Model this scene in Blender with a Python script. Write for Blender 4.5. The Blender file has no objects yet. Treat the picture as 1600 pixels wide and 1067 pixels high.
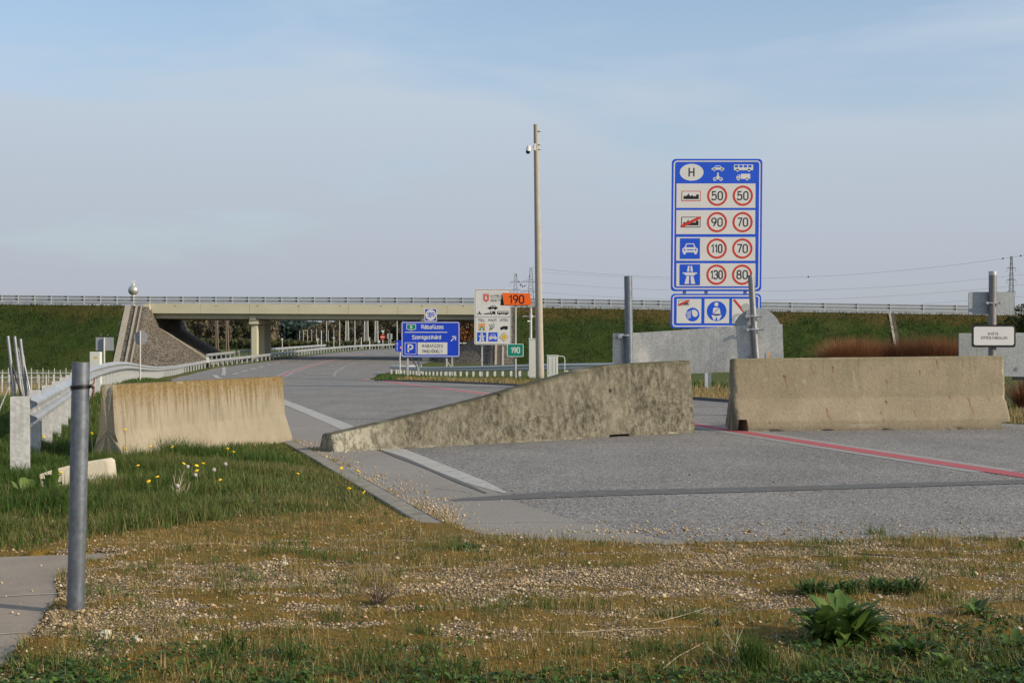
import bpy, bmesh, math, random
import numpy as np
from mathutils import Vector, Matrix

# ------------------------------------------------------------------ camera, world, sun, exposure
scene = bpy.context.scene
col = scene.collection
F = 2222.0            # focal length in photo pixels (50 mm on a 36 mm wide frame)
H = 1.35              # eye height above the near road
HV = 537.0            # horizon row in the photo
cam_d = bpy.data.cameras.new('camera'); cam = bpy.data.objects.new('camera', cam_d); col.objects.link(cam)
cam.location = (0, 0, H); cam.rotation_euler = (math.pi / 2, 0, 0)
cam_d.sensor_width = 36; cam_d.lens = F / 1600 * 36; cam_d.shift_y = (HV - 533.5) / 1600
cam_d.clip_start = 0.1; cam_d.clip_end = 12000
scene.camera = cam
SUN_EL, SUN_AZ = math.radians(24), math.radians(113)       # azimuth clockwise from +Y: from the right, slightly behind
w = bpy.data.worlds.new('World'); scene.world = w; w.use_nodes = True
nt = w.node_tree; nt.nodes.clear()
def wn(t, **k):
    n = nt.nodes.new(t)
    for a, b in k.items(): setattr(n, a, b)
    return n
sky = wn('ShaderNodeTexSky', sky_type='NISHITA', sun_disc=False, sun_elevation=SUN_EL, sun_rotation=SUN_AZ,
         air_density=1.0, dust_density=1.6, ozone_density=1.5)
tc = wn('ShaderNodeTexCoord')
sep = wn('ShaderNodeSeparateXYZ'); nt.links.new(tc.outputs['Generated'], sep.inputs[0])
mp = wn('ShaderNodeMapping'); mp.inputs['Scale'].default_value = (1.6, 1.6, 9.0); mp.inputs['Rotation'].default_value = (0.10, 0.04, 0.3)
nt.links.new(tc.outputs['Generated'], mp.inputs[0])
nz = wn('ShaderNodeTexNoise'); nz.inputs['Scale'].default_value = 1.7; nz.inputs['Detail'].default_value = 6; nz.inputs['Roughness'].default_value = 0.5
nz.inputs['Distortion'].default_value = 0.35
nt.links.new(mp.outputs[0], nz.inputs['Vector'])
cr = wn('ShaderNodeMapRange'); cr.inputs['From Min'].default_value = 0.38; cr.inputs['From Max'].default_value = 0.58
nt.links.new(nz.outputs['Fac'], cr.inputs['Value'])
# the veil of thin cloud thickens towards the horizon
el = wn('ShaderNodeMapRange'); el.inputs['From Min'].default_value = 0.0; el.inputs['From Max'].default_value = 0.26
el.inputs['To Min'].default_value = 0.97; el.inputs['To Max'].default_value = 0.22
nt.links.new(sep.outputs['Z'], el.inputs['Value'])
mm = wn('ShaderNodeMath', operation='MULTIPLY_ADD'); mm.inputs[1].default_value = 0.62
nt.links.new(cr.outputs[0], mm.inputs[0]); nt.links.new(el.outputs[0], mm.inputs[2])
mc = wn('ShaderNodeMath', operation='MINIMUM'); mc.inputs[1].default_value = 0.985; nt.links.new(mm.outputs[0], mc.inputs[0])
cv = wn('ShaderNodeMapRange'); cv.inputs['From Min'].default_value = 0.0; cv.inputs['From Max'].default_value = 0.22
nt.links.new(sep.outputs['Z'], cv.inputs['Value'])
cc = wn('ShaderNodeMix', data_type='RGBA'); nt.links.new(cv.outputs[0], cc.inputs['Factor'])
cc.inputs['A'].default_value = (0.40, 0.425, 0.48, 1); cc.inputs['B'].default_value = (0.51, 0.60, 0.70, 1)
sk = wn('ShaderNodeMix', data_type='RGBA', blend_type='MULTIPLY'); sk.inputs['Factor'].default_value = 1
sk.inputs['B'].default_value = (0.135, 0.145, 0.155, 1)
nt.links.new(sky.outputs[0], sk.inputs['A'])
mx = wn('ShaderNodeMix', data_type='RGBA'); nt.links.new(mc.outputs[0], mx.inputs['Factor'])
nt.links.new(sk.outputs['Result'], mx.inputs['A']); nt.links.new(cc.outputs['Result'], mx.inputs['B'])
bg = wn('ShaderNodeBackground'); bg.inputs['Strength'].default_value = 1.08
ow = wn('ShaderNodeOutputWorld'); nt.links.new(mx.outputs['Result'], bg.inputs['Color']); nt.links.new(bg.outputs[0], ow.inputs[0])
sd = bpy.data.lights.new('sun', 'SUN'); sd.energy = 5.0; sd.angle = math.radians(0.6); sd.color = (1.0, 0.87, 0.68)
so = bpy.data.objects.new('sun', sd); col.objects.link(so)
sdir = Vector((math.sin(SUN_AZ) * math.cos(SUN_EL), math.cos(SUN_AZ) * math.cos(SUN_EL), math.sin(SUN_EL)))
so.rotation_euler = sdir.to_track_quat('Z', 'Y').to_euler(); so.location = (40, -20, 40)
vs = scene.view_settings; vs.view_transform = 'Standard'; vs.look = 'None'; vs.exposure = 0.0; vs.gamma = 1.0; vs.use_curve_mapping = False

# ------------------------------------------------------------------ numpy noise
def _h(ix, iy, iz, seed):
    n = (ix * 374761393 + iy * 668265263 + iz * 2147483647 + seed * 1274126177) & 0xffffffff
    n = ((n ^ (n >> 13)) * 1274126177) & 0xffffffff
    return ((n ^ (n >> 16)) & 0xffff) / 65535.0
def vnoise(x, y, z=0.0, seed=0):
    x, y, z = np.broadcast_arrays(np.asarray(x, float), np.asarray(y, float), np.asarray(z, float))
    xi, yi, zi = np.floor(x).astype(np.int64), np.floor(y).astype(np.int64), np.floor(z).astype(np.int64)
    fx, fy, fz = x - xi, y - yi, z - zi
    fx, fy, fz = fx*fx*(3-2*fx), fy*fy*(3-2*fy), fz*fz*(3-2*fz)
    r = 0
    for a in (0, 1):
        for b in (0, 1):
            for c in (0, 1):
                r = r + _h(xi+a, yi+b, zi+c, seed) * (fx if a else 1-fx) * (fy if b else 1-fy) * (fz if c else 1-fz)
    return r
def fbm(x, y, z=0.0, seed=0, o=4):
    r, a, t = 0, 0.5, 0
    for i in range(o):
        k = 2.03 ** i
        r = r + a * vnoise(np.asarray(x)*k, np.asarray(y)*k, np.asarray(z)*k, seed+i*17); t += a; a *= 0.5
    return r / t
def sstep(a, b, x):
    t = np.clip((np.asarray(x, float) - a) / (b - a), 0, 1); return t*t*(3-2*t)

# ------------------------------------------------------------------ terrain
_ty = np.array([-400, 30, 45, 60, 80, 104, 125, 139, 160, 185, 210, 238, 270, 300, 360, 500, 9000.])
_tz = np.array([0, 0, -.02, -.25, -.7, -1.17, -1.38, -1.38, -1.05, -.5, -.1, .3, .62, .8, .75, .2, .0])
_sy = np.arange(-400, 9000, 1.0)
_k = np.exp(-0.5 * (np.arange(-18, 19) / 5.0) ** 2); _k /= _k.sum()
_sz = np.convolve(np.pad(np.interp(_sy, _ty, _tz), 18, mode='edge'), _k, 'valid')
def zg(y): return np.interp(y, _sy, _sz)
RAIL_A = [(-4.85, 14.3), (-4.93, 14.6), (-6.7, 21.5), (-9.8, 33), (-13.0, 47), (-17.5, 66), (-21.9, 86), (-27.0, 110), (-31.0, 135), (-32.3, 150),
          (-31.6, 163), (-30.3, 174), (-29.6, 187), (-28.6, 208), (-26.2, 235), (-21.0, 266), (-14, 296), (-4, 330)]
RAIL_B = [(5.6, 54.2), (4.2, 58), (1.3, 67), (-3.9, 90), (-8.2, 113), (-10.0, 122)]
_ra = np.array(RAIL_A); _rb = np.array(RAIL_B)[::-1]
def ax(y): return np.interp(y, np.r_[-50, _ra[:, 1], 900], np.r_[-2.5, _ra[:, 0], 200])
_xl = np.array([(-60, 6.0), (9, 0.05), (10.2, -.43), (15, -1.75), (19.6, -3.04), (26, -5.0), (33, -7.4), (47, -11.0), (66, -15.8), (86, -20.6), (110, -25.8), (135, -29.8),
                (150, -31.1), (163, -30.4), (174, -29.1), (187, -28.4), (208, -27.2), (235, -24.5), (266, -19.2), (296, -12), (330, -2), (400, 30)])
_xr = np.array([(-60, 60), (15.0, 60), (18, 24), (20.5, 13), (23.4, 8.4), (29, 6.2), (33, 4.7), (43, 1.3), (50, -.8), (57, -3.4), (64, -6.2), (90, -9), (110, -10.6), (122, -11.6), (140, -11.6), (160, -10.6),
                (187, -8), (208, -5), (235, 0), (266, 8), (296, 17), (330, 30), (400, 70)])
def xl(y): return np.interp(y, _xl[:, 0], _xl[:, 1])
def xr(y): return np.interp(y, _xr[:, 0], _xr[:, 1])
Y_FRONT = 9.70
def front_y(x): return Y_FRONT + 0.22 * (vnoise(np.asarray(x) * 0.9, 3.3, 0, 5) - .5) * 2 + np.interp(x, [-2, 0, 1, 2, 3.8], [0.1, .0, -.35, -.1, .1])
def zterr(x, y):
    x = np.asarray(x, float); y = np.asarray(y, float)
    z = zg(y)
    d = ax(y) - 0.9 - x                                   # metres outside the left guardrail
    z = z - sstep(0, 7.5, d) * np.interp(y, [8, 13, 20, 100, 150, 230], [0.15, .7, 1.55, .9, .6, .2])
    # slight unevenness of the verges
    n = (fbm(x * .5, y * .5, 0, 3, 3) - .5)
    z = z + n * 0.10 * sstep(0.2, 2.5, np.maximum(xl(y) - x, x - xr(y)))
    lawn = sstep(0.0, 0.9, xl(y) - x - .25) * sstep(10.3, 12, y) * sstep(60, 30, y)
    z = z + lawn * 0.05
    return z
def zroad(x, y): return zg(y) + 0.02
def G(u, v):
    """the point of the ground seen at photo pixel (u, v)"""
    ys = np.concatenate([np.arange(4, 60, .02), np.arange(60, 420, .2)])
    vv = HV + F * (H - zg(ys)) / ys
    i = np.argmax(vv <= v)
    y = ys[i]; return ((u - 800) * y / F, y)
def P(u, v, y): return Vector(((u - 800) * y / F, y, H - (v - HV) * y / F))
def ppm(y): return F / y

# ------------------------------------------------------------------ materials
MATS = {}
def link(nt, a, b): nt.links.new(a, b)
class Mt:
    def __init__(s, name):
        s.m = bpy.data.materials.new(name); s.m.use_nodes = True; s.nt = s.m.node_tree
        s.b = s.nt.nodes['Principled BSDF']; s._tc = None; MATS[name] = s.m
    def n(s, t, ins=None, **k):
        n = s.nt.nodes.new(t)
        for a, b in k.items(): setattr(n, a, b)
        for a, b in (ins or {}).items():
            if isinstance(b, bpy.types.NodeSocket): s.nt.links.new(b, n.inputs[a])
            else: n.inputs[a].default_value = b
        return n
    def co(s, scale=(1, 1, 1), obj=True, loc=(0, 0, 0)):
        if s._tc is None: s._tc = s.n('ShaderNodeTexCoord')
        return s.n('ShaderNodeMapping', {0: s._tc.outputs['Object'], 'Scale': scale, 'Location': loc}).outputs[0]
    def noise(s, vec, scale, detail=4, rough=.55, dist=0):
        return s.n('ShaderNodeTexNoise', {'Vector': vec, 'Scale': scale, 'Detail': detail, 'Roughness': rough, 'Distortion': dist}).outputs['Fac']
    def voro(s, vec, scale, feature='F1', out='Distance', rnd=1.0):
        return s.n('ShaderNodeTexVoronoi', {'Vector': vec, 'Scale': scale, 'Randomness': rnd}, feature=feature).outputs[out]
    def rng(s, v, a, b, c=0, d=1):
        return s.n('ShaderNodeMapRange', {'Value': v, 'From Min': a, 'From Max': b, 'To Min': c, 'To Max': d}).outputs[0]
    def math(s, op, a, b=0.0): return s.n('ShaderNodeMath', {0: a, 1: b}, operation=op).outputs[0]
    def mix(s, f, a, b, blend='MIX'):
        c = lambda q: q if isinstance(q, bpy.types.NodeSocket) else (*q, 1)
        return s.n('ShaderNodeMix', {'Factor': f, 'A': c(a), 'B': c(b)}, data_type='RGBA', blend_type=blend).outputs['Result']
    def attr(s, name, out='Fac'): return s.n('ShaderNodeAttribute', attribute_name=name).outputs[out]
    def bump(s, h, strength=.3, dist=.01, prev=None):
        ins = {'Height': h, 'Strength': strength, 'Distance': dist}
        if prev is not None: ins['Normal'] = prev
        return s.n('ShaderNodeBump', ins).outputs[0]
    def set(s, **k):
        for a, b in k.items():
            a = {'color': 'Base Color', 'rough': 'Roughness', 'metal': 'Metallic', 'normal': 'Normal', 'spec': 'Specular IOR Level'}[a]
            if isinstance(b, bpy.types.NodeSocket): s.nt.links.new(b, s.b.inputs[a])
            else: s.b.inputs[a].default_value = (*b, 1) if isinstance(b, tuple) else b
        return s.m
def plain(name, c, rough=.6, metal=0.0, var=.12, sc=6.0, bump=.08, spec=.4):
    t = Mt(name); v = t.co()
    n = t.noise(v, sc, 5); n2 = t.noise(v, sc * 9, 3)
    f = t.math('ADD', t.math('MULTIPLY', n, .7), t.math('MULTIPLY', n2, .3))
    f = t.rng(f, .3, .7)
    lo = tuple(x * (1 - var) for x in c); hi = tuple(min(1, x * (1 + var)) for x in c)
    t.set(color=t.mix(f, lo, hi), rough=t.rng(n, .3, .7, rough - .07, rough + .07), metal=metal, spec=spec)
    if bump: t.set(normal=t.bump(n2, bump, .01))
    return t.m

def concrete(name, kind):
    t = Mt(name); v = t.co()
    big = t.noise(v, 1.6, 6, .6); fine = t.noise(v, 28, 5, .65); grit = t.voro(v, 85)
    streak = t.noise(t.co((7, 7, .55)), 2.2, 5, .6)         # runs of water down the face
    up = t.attr('up'); fx = t.attr('u')
    if kind == 'left':      # pale beige, ochre lichen along the top, dark runs
        c = t.mix(t.rng(big, .3, .7), (.235, .20, .145), (.325, .28, .205))
        c = t.mix(t.math('MULTIPLY', t.rng(streak, .48, .64), t.rng(up, .25, .8, .12, .75)), c, (.12, .10, .065))
        lich = t.math('MULTIPLY', t.rng(t.math('ADD', up, t.math('MULTIPLY', streak, .55)), .92, 1.22), t.rng(fine, .35, .62, .35, 1))
        c = t.mix(lich, c, (.165, .10, .022))
        c = t.mix(t.math('MULTIPLY', t.rng(fine, .56, .72), t.rng(up, .5, 1.0, .1, .8)), c, (.10, .08, .05))
        c = t.mix(t.math('MULTIPLY', t.rng(grit, .12, .02), .5), c, (.12, .10, .07))
    elif kind == 'taper':   # dark mottled algae, pale crackle of lime in the lower half
        mot = t.noise(t.co((1.5, 1.5, .9)), 9, 8, .78)
        c = t.mix(t.rng(mot, .40, .60), (.050, .046, .033), (.205, .188, .145))
        c = t.mix(t.rng(t.noise(t.co((1, 1, .6)), 55, 6, .8), .50, .64, 0, .6), c, (.040, .036, .024))
        c = t.mix(t.math('MULTIPLY', t.rng(streak, .46, .64), t.rng(up, .35, 1, .15, .8)), c, (.055, .047, .03))
        big2 = t.rng(big, .42, .62); c = t.mix(t.math('MULTIPLY', big2, .35), c, (.24, .22, .165))
        wv = t.n('ShaderNodeVectorMath', {0: v, 1: t.n('ShaderNodeVectorMath', {0: t.n('ShaderNodeTexNoise', {'Vector': v, 'Scale': 5., 'Detail': 3.}).outputs['Color'], 'Scale': .22}, operation='SCALE').outputs[0]}, operation='ADD').outputs[0]
        crk = t.voro(wv, 4.6, 'DISTANCE_TO_EDGE')
        band = t.math('MULTIPLY', t.rng(up, .66, .48), t.rng(t.noise(v, 2.3, 2), .38, .56))
        c = t.mix(t.math('MULTIPLY', t.rng(crk, .035, .008), t.math('MULTIPLY', band, .45)), c, (.30, .275, .20))
        c = t.mix(t.math('MULTIPLY', t.rng(fx, .16, .05), t.rng(mot, .45, .55, .2, .8)), c, (.36, .34, .27))
        c = t.mix(t.rng(grit, .10, .02), c, (.05, .045, .03))
        c = t.mix(t.math('MULTIPLY', t.rng(up, .93, 1.0), .7), c, (.06, .055, .03))
    else:                   # grey-brown, even, pitted in the lower part, rust runs
        c = t.mix(t.rng(big, .3, .7), (.215, .18, .125), (.285, .24, .17))
        c = t.mix(t.math('MULTIPLY', t.rng(streak, .5, .7), t.rng(up, .3, 1, .1, .42)), c, (.12, .10, .06))
        c = t.mix(t.math('MULTIPLY', t.rng(t.noise(v, 14, 6, .7), .55, .7), .6), c, (.33, .29, .20))
        pit = t.math('MULTIPLY', t.rng(t.voro(v, 30), .16, .07), t.math('MULTIPLY', t.rng(up, .62, .5), t.rng(fine, .4, .55, .1, 1)))
        c = t.mix(t.math('MULTIPLY', pit, .9), c, (.05, .043, .03))
        c = t.mix(t.rng(t.noise(v, 24, 7, .8), .50, .66, 0, .45), c, (.12, .10, .065))
        c = t.mix(t.math('MULTIPLY', t.rng(up, .10, .0), t.rng(fine, .35, .6, .2, .8)), c, (.10, .085, .06))
        c = t.mix(t.math('MULTIPLY', t.rng(up, .93, 1.0), t.rng(fine, .4, .6, .2, .8)), c, (.13, .115, .05))
        c = t.mix(t.math('MULTIPLY', t.attr('rust'), t.rng(t.noise(v, 50, 3), .3, .6, .4, 1)), c, (.15, .048, .018))
        c = t.mix(t.math('MULTIPLY', t.attr('scratch'), t.rng(t.noise(v, 40, 4, .7), .42, .62, .05, .75)), c, (.42, .38, .30))
        sp = t.math('MULTIPLY', t.rng(t.voro(v, 14), .07, .03), t.rng(t.voro(v, 14, out='Color'), .6, .7))
        c = t.mix(t.math('MULTIPLY', sp, .5), c, (.5, .46, .38))
    c = t.mix(t.attr('hole'), c, (.015, .013, .01))
    c = t.mix(t.attr('chip'), c, (.44, .39, .28))
    nb = t.bump(t.math('ADD', fine, t.math('MULTIPLY', grit, .5)), .55, .012)
    return t.set(color=c, rough=.92, normal=nb, spec=.15)

def galv(name, c=(.40, .41, .42), metal=.75, rough=.42):
    t = Mt(name); v = t.co()
    sp = t.voro(v, 45, out='Color'); st = t.noise(t.co((9, 9, .6)), 3, 4, .6); cl = t.noise(v, 3, 4)
    k = t.mix(t.rng(sp, .2, .8), tuple(x * .86 for x in c), tuple(x * 1.12 for x in c))
    k = t.mix(t.math('MULTIPLY', t.rng(st, .5, .7), .45), k, tuple(x * .62 for x in c))
    k = t.mix(t.math('MULTIPLY', t.rng(cl, .55, .72), .35), k, tuple(min(1, x * 1.4) for x in c))
    return t.set(color=k, metal=metal, rough=t.rng(cl, .3, .7, rough - .1, rough + .14), normal=t.bump(t.noise(v, 60, 3), .06, .004))
# ------------------------------------------------------------------ mesh helpers
def tag(o, label=None, cat=None, group=None, kind=None):
    if label: o['label'] = label
    if cat: o['category'] = cat
    if group: o['group'] = group
    if kind: o['kind'] = kind
    return o
def thing(name, label, cat, loc=(0, 0, 0), group=None):
    o = bpy.data.objects.new(name, None); o.empty_display_size = .2; col.objects.link(o); o.location = loc
    return tag(o, label, cat, group)
def world_loc(p):
    v = Vector((0, 0, 0))
    while p: v = v + p.location; p = p.parent
    return v
def arrays_mesh(name, V, loops, starts, totals, mat=None, attrs=None, smooth=False):
    me = bpy.data.meshes.new(name)
    V = np.asarray(V, np.float32); loops = np.asarray(loops, np.int32)
    me.vertices.add(len(V)); me.vertices.foreach_set('co', V.ravel())
    me.loops.add(len(loops)); me.loops.foreach_set('vertex_index', loops)
    me.polygons.add(len(starts)); me.polygons.foreach_set('loop_start', np.asarray(starts, np.int32))
    me.polygons.foreach_set('loop_total', np.asarray(totals, np.int32))
    if smooth: me.polygons.foreach_set('use_smooth', np.ones(len(starts), bool))
    me.update(calc_edges=True)
    for k, a in (attrs or {}).items():
        at = me.attributes.new(k, 'FLOAT', 'POINT'); at.data.foreach_set('value', np.asarray(a, np.float32))
    if mat: me.materials.append(mat)
    return me
def link_mesh(name, me, parent=None):
    o = bpy.data.objects.new(name, me); col.objects.link(o); o.parent = parent; return o
def fan_mesh(name, V, polys_of_n, mat, attrs=None, smooth=False):
    """polys_of_n: int array (m, n): m faces of n corners"""
    L, S, T, s = [], [], [], 0
    for A in polys_of_n:
        A = np.asarray(A); L.append(A.ravel()); S.append(s + np.arange(len(A)) * A.shape[1]); T.append(np.full(len(A), A.shape[1])); s += A.size
    return arrays_mesh(name, V, np.concatenate(L), np.concatenate(S), np.concatenate(T), mat, attrs, smooth)
class MB:
    def __init__(s): s.v = []; s.f = []; s.mi = []; s.mats = []; s.cur = 0
    def use(s, mat):
        if mat not in s.mats: s.mats.append(mat)
        s.cur = s.mats.index(mat); return s
    def add(s, vs, fs):
        k = len(s.v); s.v += [Vector(p) for p in vs]; s.f += [tuple(i + k for i in f) for f in fs]; s.mi += [s.cur] * len(fs); return s
    def box(s, c, d, rz=0.0, m=None):
        R = m or Matrix.Rotation(rz, 3, 'Z'); c = Vector(c)
        vs = [c + R @ Vector((x * d[0] / 2, y * d[1] / 2, z * d[2] / 2)) for x, y, z in ((-1,-1,-1),(1,-1,-1),(1,1,-1),(-1,1,-1),(-1,-1,1),(1,-1,1),(1,1,1),(-1,1,1))]
        return s.add(vs, [(0,3,2,1),(4,5,6,7),(0,1,5,4),(1,2,6,5),(2,3,7,6),(3,0,4,7)])
    def tube(s, pts, r, n=10, caps=True):
        pts = [Vector(p) for p in pts]; rr = r if isinstance(r, (list, tuple)) else [r] * len(pts)
        vs = []; up0 = None
        for i, p in enumerate(pts):
            t = (pts[min(i + 1, len(pts) - 1)] - pts[max(i - 1, 0)]).normalized()
            a = up0 if up0 is not None else (Vector((0, 0, 1)) if abs(t.z) < .9 else Vector((1, 0, 0)))
            b = t.cross(a).normalized(); a = b.cross(t).normalized(); up0 = a
            vs += [p + (a * math.cos(q) + b * math.sin(q)) * rr[i] for q in [2 * math.pi * j / n for j in range(n)]]
        fs = [(i*n+j, i*n+(j+1) % n, (i+1)*n+(j+1) % n, (i+1)*n+j) for i in range(len(pts)-1) for j in range(n)]
        if caps: fs += [tuple(range(n))[::-1], tuple((len(pts)-1)*n + j for j in range(n))]
        return s.add(vs, fs)
    def prism(s, poly, vec):
        """poly: planar ring of 3-d points, extruded by vec"""
        n = len(poly); vec = Vector(vec); a = [Vector(p) for p in poly]
        vs = a + [p + vec for p in a]
        return s.add(vs, [tuple(range(n))[::-1], tuple(range(n, 2*n))] + [(i, (i+1) % n, n+(i+1) % n, n+i) for i in range(n)])
    def sweep(s, rings, closed=True, caps=True):
        n = len(rings[0]); vs = [p for r in rings for p in r]; m = n if closed else n - 1
        fs = [(i*n+j, i*n+(j+1) % n, (i+1)*n+(j+1) % n, (i+1)*n+j) for i in range(len(rings)-1) for j in range(m)]
        if caps and closed: fs += [tuple(range(n))[::-1], tuple((len(rings)-1)*n + j for j in range(n))]
        return s.add(vs, fs)
    def sphere(s, c, r, n=12, m=8, sz=1.0):
        c = Vector(c); rings = [[c + Vector((r*math.sin(math.pi*i/m)*math.cos(2*math.pi*j/n), r*math.sin(math.pi*i/m)*math.sin(2*math.pi*j/n), r*sz*math.cos(math.pi*i/m))) for j in range(n)] for i in range(m+1)]
        rings[0] = [c + Vector((1e-4*math.cos(2*math.pi*j/n), 1e-4*math.sin(2*math.pi*j/n), r*sz)) for j in range(n)]
        rings[-1] = [c + Vector((1e-4*math.cos(2*math.pi*j/n), 1e-4*math.sin(2*math.pi*j/n), -r*sz)) for j in range(n)]
        return s.sweep(rings)
    def build(s, name, mat=None, parent=None, bevel=0.0, smooth=False, fix=True):
        off = world_loc(parent) if parent else Vector((0, 0, 0))
        me = bpy.data.meshes.new(name); me.from_pydata([tuple(v - off) for v in s.v], [], s.f)
        mats = s.mats if s.mats else [mat]
        for m in mats: me.materials.append(m)
        if s.mats: me.polygons.foreach_set('material_index', s.mi)
        if bevel or fix:
            b = bmesh.new(); b.from_mesh(me)
            if fix: bmesh.ops.recalc_face_normals(b, faces=b.faces)
            if bevel: 
                es = [e for e in b.edges if len(e.link_faces) == 2 and e.calc_face_angle(0) > .6]
                bmesh.ops.bevel(b, geom=es, offset=bevel, segments=2, profile=.5, affect='EDGES', clamp_overlap=True)
            b.to_mesh(me); b.free()
        if smooth:
            me.polygons.foreach_set('use_smooth', [True] * len(me.polygons)); me.set_sharp_from_angle(angle=math.radians(38))
        me.update()
        return link_mesh(name, me, parent)
def dup(o, loc, parent=None):
    c = o.copy(); col.objects.link(c); c.location = loc; c.parent = parent
    return c

# ------------------------------------------------------------------ flat sign faces: shapes given in photo pixels about a plate
def roundpoly(pts, closed=False, seg=6):
    """pts (x, y[, r]): corners with radius -> polyline"""
    P_ = [(p[0], p[1], p[2] if len(p) > 2 else 0) for p in pts]; n = len(P_); out = []
    for i, (x, y, r) in enumerate(P_):
        if r <= 0 or (not closed and i in (0, n - 1)): out.append((x, y)); continue
        ax_, ay_, _ = P_[i - 1]; bx_, by_, _ = P_[(i + 1) % n]
        d1 = math.hypot(ax_ - x, ay_ - y); d2 = math.hypot(bx_ - x, by_ - y)
        u1 = ((ax_ - x) / d1, (ay_ - y) / d1); u2 = ((bx_ - x) / d2, (by_ - y) / d2)
        dot = max(-1, min(1, u1[0]*u2[0] + u1[1]*u2[1])); ang = math.acos(dot)
        t = min(r / max(math.tan(ang / 2), 1e-3), d1 * .5, d2 * .5)
        p0 = (x + u1[0]*t, y + u1[1]*t); p2 = (x + u2[0]*t, y + u2[1]*t)
        k = 0.5 + 0.28  # weight so that a right angle gives a near circular corner
        for j in range(seg + 1):
            q = j / seg; a, b, c = (1-q)**2, 2*q*(1-q)*.7071, q*q; s_ = a + b + c
            out.append(((a*p0[0] + b*x + c*p2[0]) / s_, (a*p0[1] + b*y + c*p2[1]) / s_))
    return out
_w = .5
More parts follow.
